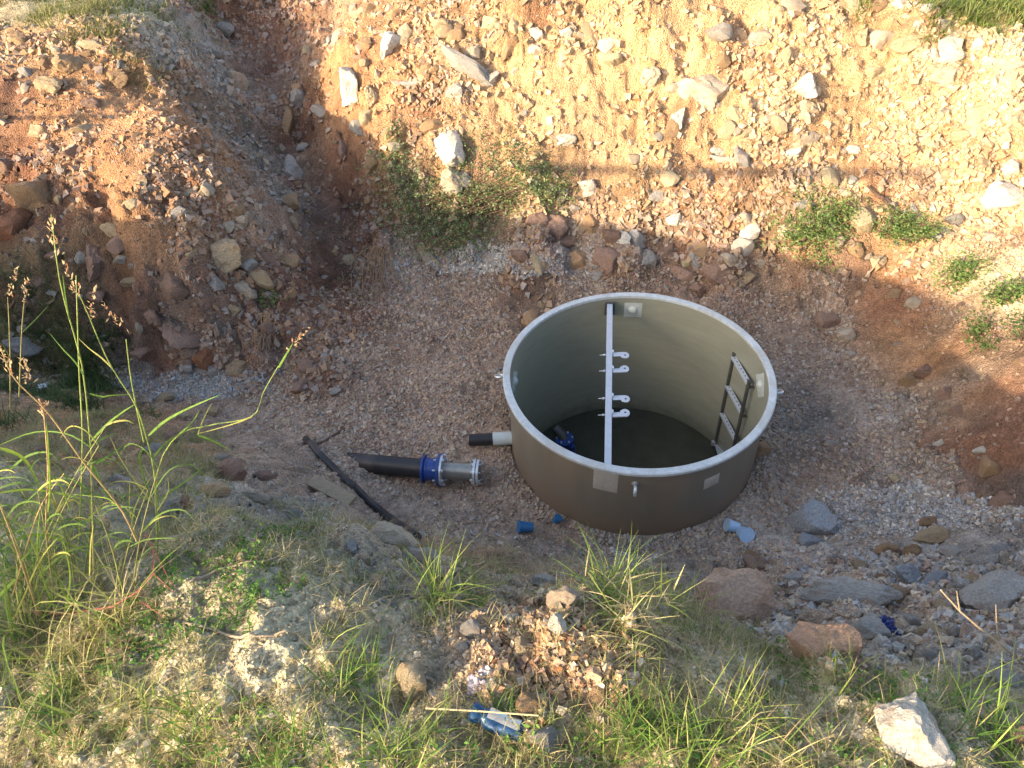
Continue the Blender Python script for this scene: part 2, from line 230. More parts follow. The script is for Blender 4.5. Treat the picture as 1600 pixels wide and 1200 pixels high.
MT = dict(
 grp=plain('brown_fibreglass', (.20, .175, .135), .5, 0, 5, .14, .1, (1, 1, .15), (.24, .185, .135)), grpin=plain('olive_fibreglass', (.25, .25, .195), .42, 0, 4, .10, .08, (1, 1, 5)),
 rim=plain('grey_laminate', (.46, .50, .52), .55, 0, 30, .18, .4, dirt=(.36, .35, .32)), pad=plain('pale_laminate', (.46, .43, .38), .6, 0, 70, .15, .5, dirt=(.24, .21, .17)), padin=plain('inner_laminate', (.42, .45, .42), .5, 0, 50, .12, .4),
 steel=plain('galvanised_steel', (.62, .66, .70), .38, .55, 40, .15, .1), alu=plain('pale_channel_steel', (.48, .52, .58), .45, .25, 25, .08, .1), dark=plain('dark_steel', (.085, .085, .08), .5, .3, 30, .2, .1),
 black=plain('black_polyethylene', (.022, .022, .026), .48, 0, 30, .3, .15, dirt=(.12, .085, .065)), pvc=plain('pale_pvc', (.52, .60, .60), .45, 0, 20, .06, .05, dirt=(.42, .42, .38)), blue=plain('blue_enamel', (.02, .06, .25), .35, 0, 30, .15, .1, dirt=(.06, .07, .14)),
 water=plain('dark_water', (.045, .046, .032), .18, 0, 6, .2, .03), wood=plain('weathered_wood', (.27, .21, .14), .85, 0, 18, .35, .8, (1, 8, 8)), bluecap=plain('blue_plastic', (.03, .15, .33), .4, 0, 20, .1, .1, dirt=(.08, .14, .2)), palecap=plain('pale_blue_plastic', (.36, .52, .72), .4, 0, 20, .08, .05),
 navy=plain('dark_blue_film', (.03, .045, .17), .25, 0, 30, .3, .3), foil=plain('crumpled_wrapper', (.42, .40, .46), .35, .1, 25, .35, .3, dirt=(.3, .14, .2)), can=plain('silver_can', (.6, .58, .52), .35, .7, 20, .15, .2, dirt=(.3, .24, .16)), canblue=plain('blue_can', (.015, .055, .13), .3, .3, 20, .2, .1),
 bark=plain('dry_bark', (.34, .27, .19), .85, 0, 60, .3, .6), darkbark=plain('dark_bark', (.09, .055, .04), .85, 0, 60, .3, .6), straw=plain('straw', (.48, .38, .21), .7, 0, 60, .2, .3), redstem=plain('red_stem', (.33, .09, .07), .6, 0, 60, .2, .2), white=plain('white_rubbish', (.7, .7, .7), .6, 0, 20, .08, .1),
 conc=plain('concrete', (.33, .34, .35), .9, 0, 40, .25, .8), brown=plain('rusty_brown', (.16, .075, .04), .8, 0, 30, .3, .4), root=plain('dry_root', (.30, .19, .11), .85, 0, 60, .3, .3))

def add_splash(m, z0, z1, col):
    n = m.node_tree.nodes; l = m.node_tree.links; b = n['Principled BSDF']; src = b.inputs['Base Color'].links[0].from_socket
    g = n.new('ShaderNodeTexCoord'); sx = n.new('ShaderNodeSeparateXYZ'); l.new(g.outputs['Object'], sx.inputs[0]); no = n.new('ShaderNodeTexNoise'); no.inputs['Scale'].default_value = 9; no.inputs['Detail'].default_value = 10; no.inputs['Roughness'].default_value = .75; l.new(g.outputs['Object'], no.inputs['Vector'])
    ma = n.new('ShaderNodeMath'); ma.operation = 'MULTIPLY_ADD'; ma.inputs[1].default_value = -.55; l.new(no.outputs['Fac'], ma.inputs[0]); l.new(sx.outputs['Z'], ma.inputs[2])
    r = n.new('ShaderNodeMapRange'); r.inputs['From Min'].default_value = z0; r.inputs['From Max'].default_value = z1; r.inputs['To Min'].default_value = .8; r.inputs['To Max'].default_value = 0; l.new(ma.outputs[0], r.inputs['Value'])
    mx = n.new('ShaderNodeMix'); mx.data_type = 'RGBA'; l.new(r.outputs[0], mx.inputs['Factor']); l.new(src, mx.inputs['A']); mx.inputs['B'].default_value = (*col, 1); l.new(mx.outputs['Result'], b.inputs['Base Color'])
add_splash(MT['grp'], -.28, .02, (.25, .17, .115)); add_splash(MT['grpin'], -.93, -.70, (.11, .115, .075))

# ------------------------------------------------------------------ object helpers
def tag(o, label=None, cat=None, group=None, kind=None):
    if label: o['label'] = label
    if cat: o['category'] = cat
    if group: o['group'] = group
    if kind: o['kind'] = kind
    return o
def link(o, parent=None):
    C.objects.link(o)
    if parent is not None: o.parent = parent
    return o
def empty(name, loc, rz=0):
    o = bpy.data.objects.new(name, None); o.location = loc; o.rotation_euler = (0, 0, rz); o.empty_display_size = .1; return link(o)
def npmesh(name, V, Fc, mat, col=None, smooth=False):
    me = bpy.data.meshes.new(name); V = np.ascontiguousarray(V, np.float32); Fc = np.ascontiguousarray(Fc, np.int32); k = Fc.shape[1]
    me.vertices.add(len(V)); me.vertices.foreach_set('co', V.ravel()); me.loops.add(Fc.size); me.loops.foreach_set('vertex_index', Fc.ravel())
    me.polygons.add(len(Fc)); me.polygons.foreach_set('loop_start', np.arange(0, Fc.size, k, dtype=np.int32)); me.polygons.foreach_set('loop_total', np.full(len(Fc), k, np.int32))
    me.polygons.foreach_set('use_smooth', np.full(len(Fc), smooth, bool)); me.update(calc_edges=True)
    if col is not None:
        a = me.color_attributes.new('Col', 'FLOAT_COLOR', 'POINT'); c4 = np.ones((len(V), 4), np.float32); c4[:, :3] = col; a.data.foreach_set('color', c4.ravel())
    me.materials.append(mat); return me
def npobj(name, V, Fc, mat, col=None, smooth=False, parent=None):
    return link(bpy.data.objects.new(name, npmesh(name, V, Fc, mat, col, smooth)), parent)
class MB:
    def __init__(s): s.v = []; s.f = []
    def add(s, V, Fs):
        b = len(s.v); s.v += [tuple(map(float, q)) for q in V]; s.f += [tuple(i+b for i in f) for f in Fs]; return s
    def box(s, c, sz, rot=None, bev=0):
        x, y, z = [q/2 for q in sz]; c = Vector(c)
        V = [Vector((a*x, b*y, d*z)) for a in (-1, 1) for b in (-1, 1) for d in (-1, 1)]
        if rot is not None: V = [rot@q for q in V]
        return s.add([q+c for q in V], [(0, 1, 3, 2), (4, 6, 7, 5), (0, 4, 5, 1), (2, 3, 7, 6), (0, 2, 6, 4), (1, 5, 7, 3)])
    def tube(s, pts, rad, n=12, caps=True, inner=0):
        pts = [Vector(q) for q in pts]; rad = rad if isinstance(rad, (list, tuple)) else [rad]*len(pts); b = len(s.v); up = Vector((0, 0, 1))
        rings = []; u = None
        for i, q in enumerate(pts):
            t = (pts[min(i+1, len(pts)-1)]-pts[max(i-1, 0)]).normalized()
            if u is None: u = t.cross(up if abs(t.z) < .9 else Vector((1, 0, 0))).normalized()
            else: u = (u-t*u.dot(t)).normalized()
            v = t.cross(u)
            for k in range(n): a = 2*math.pi*k/n; s.v.append(tuple(q+(u*math.cos(a)+v*math.sin(a))*rad[i]))
        for i in range(len(pts)-1):
            for k in range(n): s.f.append((b+i*n+k, b+i*n+(k+1) % n, b+(i+1)*n+(k+1) % n, b+(i+1)*n+k))
        if caps: s.f.append(tuple(b+k for k in range(n))[::-1]); s.f.append(tuple(b+(len(pts)-1)*n+k for k in range(n)))
        return s
    def torus(s, c, ax, R_, r, n=24, m=10):
        c = Vector(c); ax = Vector(ax).normalized(); u = ax.orthogonal().normalized(); v = ax.cross(u); b = len(s.v)
        for i in range(n):
            a = 2*math.pi*i/n; d = u*math.cos(a)+v*math.sin(a)
            for j in range(m): q = 2*math.pi*j/m; s.v.append(tuple(c+d*(R_+r*math.cos(q))+ax*r*math.sin(q)))
        for i in range(n):
            for j in range(m): s.f.append((b+i*m+j, b+i*m+(j+1) % m, b+((i+1) % n)*m+(j+1) % m, b+((i+1) % n)*m+j))
        return s
    def lathe(s, prof, n=64, c=(0, 0, 0), closed=False):
        b = len(s.v); m = len(prof)
        for i in range(n):
            a = 2*math.pi*i/n
            for r, z in prof: s.v.append((c[0]+r*math.cos(a), c[1]+r*math.sin(a), c[2]+z))
        for i in range(n):
            for j in range(m if closed else m-1):
                j2 = (j+1) % m; i2 = (i+1) % n; s.f.append((b+i*m+j, b+i2*m+j, b+i2*m+j2, b+i*m+j2))
        return s
    def build(s, name, mat, parent=None, smooth=True, bevel=0, loc=None, ang=35):
        me = bpy.data.meshes.new(name); me.from_pydata(s.v, [], s.f); me.update(); me.materials.append(mat)
        o = link(bpy.data.objects.new(name, me), parent)
        if loc is not None: o.location = loc
        if bevel:
            md = o.modifiers.new('bevel', 'BEVEL'); md.width = bevel; md.segments = 2; md.limit_method = 'ANGLE'
        if smooth:
            me.polygons.foreach_set('use_smooth', [True]*len(me.polygons))
            try: me.set_sharp_from_angle(angle=math.radians(ang))
            except Exception: pass
        return o

# ------------------------------------------------------------------ terrain objects
ny, nx = FX.shape; idx = np.arange(ny*nx).reshape(ny, nx)
quads = np.stack([idx[:-1, :-1], idx[:-1, 1:], idx[1:, 1:], idx[1:, :-1]], -1).reshape(-1, 4)
cxq = (FX[:-1, :-1]+FX[1:, 1:])/2; cyq = (FY[:-1, :-1]+FY[1:, 1:])/2
zq = zoneat(cxq, cyq); far = (np.abs(cxq) > 8.8) | (cyq > 14.8) | (cyq < -3.8); zq = np.where(far, 5, zq).ravel()
keep = np.hypot(cxq-TC[0], cyq-TC[1]).ravel() > .962
rv = np.hypot(FX-TC[0], FY-TC[1]); fs = np.where(rv < .9665, .9665/np.maximum(rv, .01), 1); PX = TC[0]+(FX-TC[0])*fs; PY = TC[1]+(FY-TC[1])*fs
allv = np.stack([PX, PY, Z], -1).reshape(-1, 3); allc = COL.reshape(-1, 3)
# outer ground fades to grass and dry soil
names = {0: 'pit_floor', 1: 'far_bank', 2: 'left_bank', 3: 'right_bank', 4: 'near_ground', 5: 'ground'}
ZOBJ = {}
for zi, nm in names.items():
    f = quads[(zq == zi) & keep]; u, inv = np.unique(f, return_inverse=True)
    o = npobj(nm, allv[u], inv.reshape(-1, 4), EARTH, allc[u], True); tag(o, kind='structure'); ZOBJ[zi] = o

# ------------------------------------------------------------------ unseen wall shaped to shade the pit, and guard rails inferred from their shadows
WX = -6.4
def back(px, py):
    q = hit(px, py); t = (q[0]-WX)/LD[0]; return q-LD*t
edge = [back(*e) for e in [(110,337),(200,337),(285,337),(745,335),(850,345),(960,350),(1100,378),(1200,388),(1300,412),(1400,440),(1480,462),(1520,478)]]
pr = sorted([(e[1], e[2]) for e in edge]); ys = np.array([p[0] for p in pr]); zs = np.array([p[1] for p in pr])
coef = np.polyfit(ys, zs, 2); yv = np.linspace(ys[0]-.03, ys[-1]+.6, 30); zv = np.interp(yv, ys, np.convolve(np.pad(zs, 1, 'edge'), [.25, .5, .25], 'valid'))
print('WALL', np.round(pr, 2).tolist())
wl = MB(); V = []; nW = len(yv)
for dx in (0, -.2):
    V += [(WX+dx, y, 1.2) for y in yv]+[(WX+dx, y, z) for y, z in zip(yv, zv)]
o2 = 2*nW; Fs = []
for i in range(nW-1):
    Fs += [(i, nW+i, nW+i+1, i+1), (o2+i, o2+i+1, o2+nW+i+1, o2+nW+i), (nW+i, o2+nW+i, o2+nW+i+1, nW+i+1)]
Fs += [(0, o2, o2+nW, nW), (nW-1, 2*nW-1, o2+2*nW-1, o2+nW-1)]
tag(MB().add(V, Fs).build('shade_wall', MT['conc'], smooth=False), 'unseen grey concrete wall left of the pit shaped to throw shade over tank and gravel', 'wall')
ra = [back(u, v)+np.array([-.1, 0, 0]) for u, v in ((862,262),(1000,266),(1150,268),(1300,268),(1480,270))]
rl = tag(MB().tube(ra, .05, 10).build('guard_rail', MT['steel']), 'thin guard rail left of the pit whose shadow lines the far bank', 'rail')
MB().tube([ra[-1], back(1420, 352)+np.array([-.1, 0, -.1])], .026, 10).build('post', MT['steel'], rl)
ra = [back(u, v)+np.array([-.1, 0, 0]) for u, v in ((-60,184),(100,182),(270,180))]
rl = tag(MB().tube(ra, .022, 10).build('guard_rail', MT['steel']), 'thin rail left of the pit whose shadow lines the left bank', 'rail')
MB().tube([ra[0], (ra[0][0], ra[0][1], 1.2)], .03, 10).build('post', MT['steel'], rl)

# ------------------------------------------------------------------ stones
def sph(sub):
    import bmesh
    b = bmesh.new(); bmesh.ops.create_icosphere(b, subdivisions=sub, radius=1); V = np.array([v.co for v in b.verts]); Fc = np.array([[v.index for v in f.verts] for f in b.faces]); b.free(); return V, Fc
SV = {k: sph(k) for k in (2, 3, 4)}
def rock_mesh(seed, sub=3, flat=False):
    g = np.random.default_rng(seed); V, Fc = SV[sub]; npl = g.integers(9, 14)
    n = g.normal(size=(npl, 3)); n /= np.linalg.norm(n, axis=1, keepdims=True); hgt = g.uniform(.5, .88, npl)
    d = V@n.T; r = np.where(d > .05, hgt/np.maximum(d, .05), 9).min(1); r = np.minimum(r, 1.12)
    X = V*r[:, None]
    nn = vnoise(X[:, 0]*3+seed, X[:, 1]*3+X[:, 2]*2.2, seed)*.07+vnoise(X[:, 0]*8-X[:, 2]*5, X[:, 1]*8+seed+X[:, 2]*6, seed+3)*.035
    if sub > 3: nn = nn+vnoise(X[:, 0]*17-X[:, 2]*11, X[:, 1]*17+X[:, 2]*13, seed+7)*.035
    X = X+V*nn[:, None]
    X /= np.abs(X).max(0)
    me = npmesh('stone', X, Fc, ROCK, None, True)
    try: me.set_sharp_from_angle(angle=math.radians(28))
    except Exception: pass
    return me
RLOW = [rock_mesh(100+i, 2) for i in range(12)]; RHI = [rock_mesh(200+i, 4) for i in range(14)]
PAL = dict(W=(.66, .62, .54), G=(.40, .38, .35), B=(.36, .39, .42), O=(.40, .27, .16), T=(.44, .34, .22), P=(.33, .22, .17), D=(.25, .17, .13), Y=(.52, .43, .28), R=(.34, .16, .09), L=(.52, .44, .34), S=(.47, .32, .23))
def place_stone(px, py, wp, hp, key, tilt=0, hi=True, parent=None, label=None, sink=.3, name='stone', deep=1.0, seed=None, cat='rock', group=None):
    p = hit(px, py+hp*.25); dist = np.dot(p-np.array([0, 0, H]), fw); s = dist/F
    a = wp*s/2; b = hp*s/2
    g = random.Random(seed if seed is not None else int(px*7+py*13))
    me = g.choice(RHI if hi else RLOW); o = bpy.data.objects.new(name, me)
    c = np.array(PAL[key])*g.uniform(.88, 1.12); o.color = (*c, 1)
    o.scale = (a*1.04, b*1.15*deep, b*1.15); o.rotation_euler = (g.uniform(-.25, .25), math.radians(tilt)+g.uniform(-.08, .08), g.uniform(-.35, .35))
    if g.random() < .5: o.scale.z *= 1; o.rotation_euler.x += math.pi
    o.location = (p[0], p[1]+b*.2, p[2]+b*(1-2*sink)*.8)
    link(o, parent)
    if label: tag(o, label, cat, group)
    return o
loose = [  # px, py, w, h, colour, tilt, label
 (1418,1140,96,112,'W',35,'white pitted limestone rock lying in the green weeds, lower right'),
 (648,1062,52,60,'Y',0,'cream squared stone block standing among sunlit grass, bottom middle'),
 (1262,810,76,64,'B',-12,'big pale bluish grey broken rock on the gravel right of the tank'),
 (1264,842,44,24,'B',5,'flat grey slab at the foot of the big bluish grey rock'),
 (1142,930,160,100,'S',4,'large reddish boulder topped with gravel, just below the tank'),
 (1292,1000,135,96,'S',12,'large brown boulder in front of the dark pointed ledge'),
 (1416,893,38,34,'B',-20,'small bluish grey angular stone above the square tan block'),
 (1462,904,56,30,'B',0,'flat bluish grey stone right of the small angular one'),
 (1400,931,50,42,'O',0,'square tan block between the blue film and bluish stones'),
 (1330,925,150,52,'G',-22,'long dark grey ledge of rock slanting behind the brown boulder'),
 (1356,980,56,44,'G',0,'dull grey stone left of the crumpled blue film'),
 (1556,930,120,72,'G',-14,'broad grey slab of rock at the right edge above the dry branch'),
 (1545,872,110,44,'G',8,'low grey rock half buried in gravel near the right edge'),
 (1384,854,40,24,'O',10,'small ochre stone, leftmost of the row behind the bluish stones'),
 (1428,862,54,24,'O',28,'long ochre stone in the row behind the bluish stones'),
 (1458,838,62,26,'T',0,'flat tan stone at the edge of the pale gravel heap'),
 (1446,816,36,20,'O',0,'small brown stone on the pale gravel heap'),
 (1450,985,40,30,'T',10,'tan stone right of the crumpled blue film'),
 (1424,968,30,22,'G',0,'small grey stone just above and right of the blue film'),
 (614,838,80,50,'L',-6,'tan boulder lying past the lower end of the black hose'),
 (660,870,76,30,'G',10,'grey split slab below the tan boulder at the hose end'),
 (850,906,48,22,'G',4,'thin grey slab on the lip of the pit, middle'),
 (548,853,21,22,'B',10,'small slate grey chip by the sunlit clods left of the tan boulder'),
 (1321,521,40,28,'L',0,'rounded pale boulder on the gravel behind the tank to the right'),
 (1292,498,36,30,'P',-15,'pinkish rock just behind the rounded pale boulder'),
 (1420,592,32,28,'O',0,'white faced ochre rock at the foot of the right bank'),
 (1446,578,40,24,'P',0,'reddish rock right of the white faced ochre rock'),
 (1188,702,34,26,'O',0,'brown rock lying against the right side of the tank'),
 (1095,451,38,22,'P',-10,'orange stone behind the tank rim'),
 (870,972,30,34,'W',20,'white stone on the sunlit ochre patch, larger of the two whites'),
 (801,966,26,22,'W',-15,'white stone on the sunlit ochre patch, smaller of the two whites'),
 (880,934,56,34,'L',10,'pinkish white knobbly rock at the top of the ochre patch'),
 (816,1010,32,34,'Y',0,'yellowish stone in the middle of the ochre patch'),
 (797,1043,30,24,'Y',0,'cream stone at the left edge of the ochre patch, above the wrapper'),
 (738,984,36,30,'G',0,'grey rounded stone in shade left of the ochre patch'),
 (724,1012,28,24,'G',15,'lesser grey stone below the grey rounded stone'),
 (934,1087,60,38,'O',-22,'angular ochre rock at the lower end of the ochre patch'),
 (1180,882,52,34,'P',10,'reddish brown rock between the tank and the large reddish boulder'),
 (1168,870,34,22,'O',0,'brown stone under the pale blue pipe caps'),
 (380,869,27,27,'Y',0,'round cream stone in the weeds, left foreground'),
 (127,1127,30,30,'Y',10,'cream stone in the grass near the bottom left corner'),
 (192,750,56,22,'G',0,'flat grey stone behind the tall grass stems'),
 (1588,1147,60,40,'P',14,'reddish slab cut off by the right edge of the photo'),
 (290,783,40,20,'P',0,'pinkish stone on the left lip above the weeds'),
 (215,848,26,16,'G',0,'small grey stone under the leaning grass stems'),
 (34,537,56,36,'G',10,'grey boulder in the dark hollow at the far left'),
 (832,1100,60,40,'O',0,'muddy ochre lump beside the blue can'),
 (605,1120,36,26,'G',0,'grey stone left of the blue can in the shade'),
 (850,1150,44,40,'G',0,'smooth grey stone right of the blue can'),
 (775,1128,30,22,'T',0,'tan stone tucked between wrapper and can'),
]
for t in loose: place_stone(t[0], t[1], t[2], t[3], t[4], t[5], label=t[6], name='rock', sink=.15 if 'squared stone' in t[6] else .33)
for (x, y, w_) in [(42,1176,17),(66,1176,15),(84,1174,18),(46,1192,20),(54,1164,14),(20,1150,15),(32,1142,18),(5,1148,18)]:
    place_stone(x, y, w_, w_*.8, 'G', 0, label='pale pebble in the little cluster in the bottom left corner', name='pebble', group='pebbles clustered in the bottom left corner', cat='pebble')
bankst = [ # embedded stones traced on the banks
 (350,395,66,54,'T',-15,2),(385,410,32,24,'G',0,2),(406,430,50,28,'T',10,2),(384,447,38,32,'L',0,2),(414,398,30,24,'P',0,2),(446,404,48,30,'O',0,2),(270,440,58,40,'D',0,2),(150,392,50,60,'P',20,2),
 (176,357,44,24,'T',15,2),(60,296,96,66,'O',25,2),(16,345,70,66,'R',0,2),(108,98,50,42,'O',0,2),(453,258,38,36,'G',0,2),(450,312,44,32,'O',0,2),(368,120,34,34,'L',30,2),(350,42,30,22,'G',10,2),
 (285,497,34,84,'P',-38,2),(240,490,30,50,'P',-20,2),(210,437,50,18,'T',0,2),(374,572,44,28,'T',0,2),(330,572,44,30,'G',-10,2),(290,574,28,20,'G',0,2),(470,602,34,28,'P',0,2),(217,548,44,26,'P',0,2),(320,548,40,36,'R',0,2),
 (10,255,30,30,'D',0,2),(40,110,26,18,'G',0,2),(145,70,50,22,'Y',10,2),(335,80,30,16,'G',0,2),(465,145,28,34,'G',-20,2),(500,170,30,20,'G',0,2),(450,185,20,50,'O',5,2),(560,195,24,28,'G',-30,2),(535,230,24,28,'P',0,2),
 (585,330,18,10,'G',0,2),(420,510,30,34,'P',0,2),(455,455,20,16,'O',0,2),(330,640,30,20,'T',0,4),(255,620,34,20,'T',0,4),(375,340,30,22,'L',0,2),(355,350,24,20,'L',0,2),(300,395,20,30,'T',15,2),
 (545,128,36,62,'W',-10,1),(606,65,42,36,'W',-10,1),(702,228,54,56,'W',0,1),(706,275,48,38,'L',0,1),(882,214,38,26,'W',0,1),(1104,136,96,56,'L',32,1),(1152,174,44,24,'Y',25,1),(1256,130,56,42,'W',-15,1),
 (1257,168,34,32,'Y',0,1),(1378,58,44,34,'L',8,1),(1346,54,24,30,'Y',0,1),(1424,64,66,28,'Y',12,1),(1490,86,44,18,'W',-6,1),(1568,302,66,50,'W',5,1),(1576,262,38,32,'W',-25,1),(1014,112,28,42,'L',0,1),
 (952,88,42,32,'Y',10,1),(838,48,28,20,'W',0,1),(886,47,30,20,'W',-10,1),(650,97,32,24,'O',0,1),(730,96,110,26,'G',22,1),(760,125,50,14,'G',-30,1),(640,130,50,18,'G',0,1),(1502,210,36,20,'Y',0,1),(1530,180,56,40,'Y',-30,1),
 (1485,172,44,14,'G',12,1),(1030,299,38,20,'G',0,1),(920,285,36,26,'W',0,1),(560,205,0,0,'G',0,1),(860,345,54,44,'P',0,1),(905,400,64,42,'O',0,1),(992,366,40,36,'G',15,1),(1010,398,30,34,'G',-20,1),(1065,420,50,28,'P',0,1),
 (950,398,46,44,'P',0,1),(1040,388,40,40,'D',0,1),(1120,420,50,30,'P',0,1),(1190,404,34,18,'L',0,1),(815,392,40,26,'D',0,1),(770,398,30,20,'G',0,1),(880,300,30,22,'L',0,1),(1060,180,24,38,'W',12,1),(1120,235,36,18,'W',0,1),
 (1135,248,56,12,'W',8,1),(1210,295,30,16,'L',0,1),(1370,110,40,20,'Y',20,1),(1480,115,50,34,'L',-15,1),(1560,130,44,24,'W',0,1),(1590,185,34,30,'Y',0,1),(1585,100,40,20,'L',0,1),(1450,12,34,18,'W',0,1),(1475,36,38,20,'G',20,1),
 (1505,52,40,18,'L',10,1),(1530,66,36,26,'W',0,1),(1440,35,34,18,'W',0,1),(1405,5,34,16,'W',0,1),(1330,232,26,18,'W',0,1),(1240,236,26,24,'W',0,1),(1395,320,30,22,'L',0,1),(1480,360,36,20,'L',0,1),(1545,370,30,18,'W',0,1),
 (715,50,42,34,'O',0,1),(690,36,30,26,'Y',0,1),(765,32,36,28,'Y',0,1),(800,60,30,22,'O',0,1),(580,145,28,34,'Y',0,1),(575,180,26,26,'Y',0,1),(620,20,26,22,'O',0,1),(560,20,30,20,'Y',0,1),(570,65,30,20,'O',0,1),
 (1540,620,0,0,'G',0,3),(925,345,56,34,'O',0,1),(960,362,44,30,'D',10,1),(835,338,44,30,'P',0,1),(890,372,60,22,'P',8,1),(1085,395,46,30,'G',-10,1),(1140,400,30,22,'L',0,1),(1030,350,34,26,'L',20,1),(1165,430,40,20,'T',0,1),(980,410,30,22,'O',0,1),(935,428,34,16,'G',0,1),
 (265,680,30,26,'P',0,4),(235,700,34,24,'G',0,4),(362,732,44,46,'P',25,4),(415,742,36,24,'P',0,4),(330,765,60,30,'T',10,4),(395,775,60,22,'L',0,4),(290,650,28,18,'T',0,4),(160,690,34,20,'T',0,4),(60,700,40,22,'P',0,4),(110,760,30,20,'O',0,4),(345,715,24,20,'G',0,4),(450,800,30,20,'G',0,4),(190,770,34,24,'L',0,4),(570,870,24,20,'L',0,4),(700,890,34,22,'G',0,4),(430,890,22,18,'W',0,4),(590,905,28,24,'Y',0,4),(1240,900,30,22,'G',0,4),(1215,920,26,20,'T',0,4),(1340,880,36,26,'T',0,4),(1300,870,26,20,'G',0,4),(1490,860,40,26,'G',0,4),(1520,905,34,26,'T',0,4),(1470,945,40,30,'T',0,4),(1500,985,30,24,'G',0,4),(1405,1010,44,28,'P',0,4),(1460,1020,36,26,'G',0,4),(1520,1020,40,30,'G',0,4),(1560,1000,34,26,'T',0,4),(1340,1040,40,26,'P',0,4),(1580,1060,50,40,'G',0,4),(1230,960,34,24,'G',0,4),(1375,900,26,20,'O',0,4),(1590,820,30,20,'G',0,0),(1360,800,24,18,'G',0,0),(1400,745,28,22,'Y',0,0),(1300,690,22,14,'G',0,0),(1470,690,22,14,'W',0,0),(1330,550,20,14,'G',0,0),
 (25,60,40,26,'O',0,2),(75,130,44,30,'T',10,2),(180,120,40,26,'O',-20,2),(140,160,30,24,'P',0,2),(60,200,36,26,'T',0,2),(115,235,34,30,'P',0,2),(215,290,40,14,'Y',-35,2),(295,300,40,16,'L',-30,2),(205,318,30,18,'Y',0,2),(320,290,28,24,'L',0,2),(130,200,50,20,'T',0,2),(85,395,40,26,'P',0,2),(60,440,36,26,'D',0,2),(150,460,34,24,'P',0,2),(335,440,26,24,'G',0,2),(365,480,24,20,'T',0,2),(300,520,30,24,'P',0,2),(190,400,30,18,'G',0,2),(1500,640,36,26,'P',0,3),(1545,720,36,34,'O',-20,3),(1480,610,30,26,'P',0,3),(1535,700,26,16,'W',0,3),(1430,470,30,24,'L',0,3),(1400,455,26,18,'O',0,3),(1570,780,34,34,'P',0,3),
]
for t in bankst:
    if t[2]: place_stone(t[0], t[1], t[2], t[3], t[4], t[5], hi=True, parent=ZOBJ[t[6]], sink=.5 if t[1] < 335 or t[0] < 740 else .62)
# further stones, chosen at random where each bank is in view
def inview(x, y, m=60):
    z = zat(x, y); u, v, d = project(np.stack([x, y, z], -1)); return (u > -m) & (u < 1600+m) & (v > -m) & (v < 1200+m) & (d > .5)
def sample(n, zones, ybox=(.5, 11), xbox=(-6, 6.5), dens=None, m=80):
    X = []; k = 0
    while k < n:
        x = rng.uniform(*xbox, 40000); y = rng.uniform(*ybox, 40000); ok = inview(x, y, m) & np.isin(zoneat(x, y), zones) & (np.hypot(x-TC[0], y-TC[1]) > .985)
        if dens is not None: ok &= rng.random(40000) < dens(x, y)
        X.append(np.stack([x[ok], y[ok]], 1)); k += ok.sum()
    return np.concatenate(X)[:n]
ZP = {0: 'GGTPPBO', 1: 'WLYOYLTG', 2: 'TGOPOLG', 3: 'PTOG', 4: 'GTLOG'}
for zi, n, (lo, hi) in ((1, 200, (.08, .32)), (2, 210, (.05, .19)), (3, 30, (.03, .08)), (0, 110, (.03, .07)), (4, 120, (.02, .055))):
    for x, y in sample(n, [zi], m=10):
        a = lo+(hi-lo)*random.random()**2.6; o = bpy.data.objects.new('stone', random.choice(RLOW)); a /= 2
        o.scale = (a, a*random.uniform(.6, .95), a*random.uniform(.45, .8)); nn = nrm(np.array(x), np.array(y), .1)
        q = Vector(nn).to_track_quat('Z', 'Y')@Matrix.Rotation(random.uniform(0, 6.3), 3, 'Z').to_quaternion(); o.rotation_mode = 'QUATERNION'; o.rotation_quaternion = q
        o.location = (x, y, float(zat(x, y))+a*.05); o.color = (*(np.array(PAL[random.choice(ZP[zi])])*random.uniform(.8, 1.1)), 1); link(o, ZOBJ[zi])

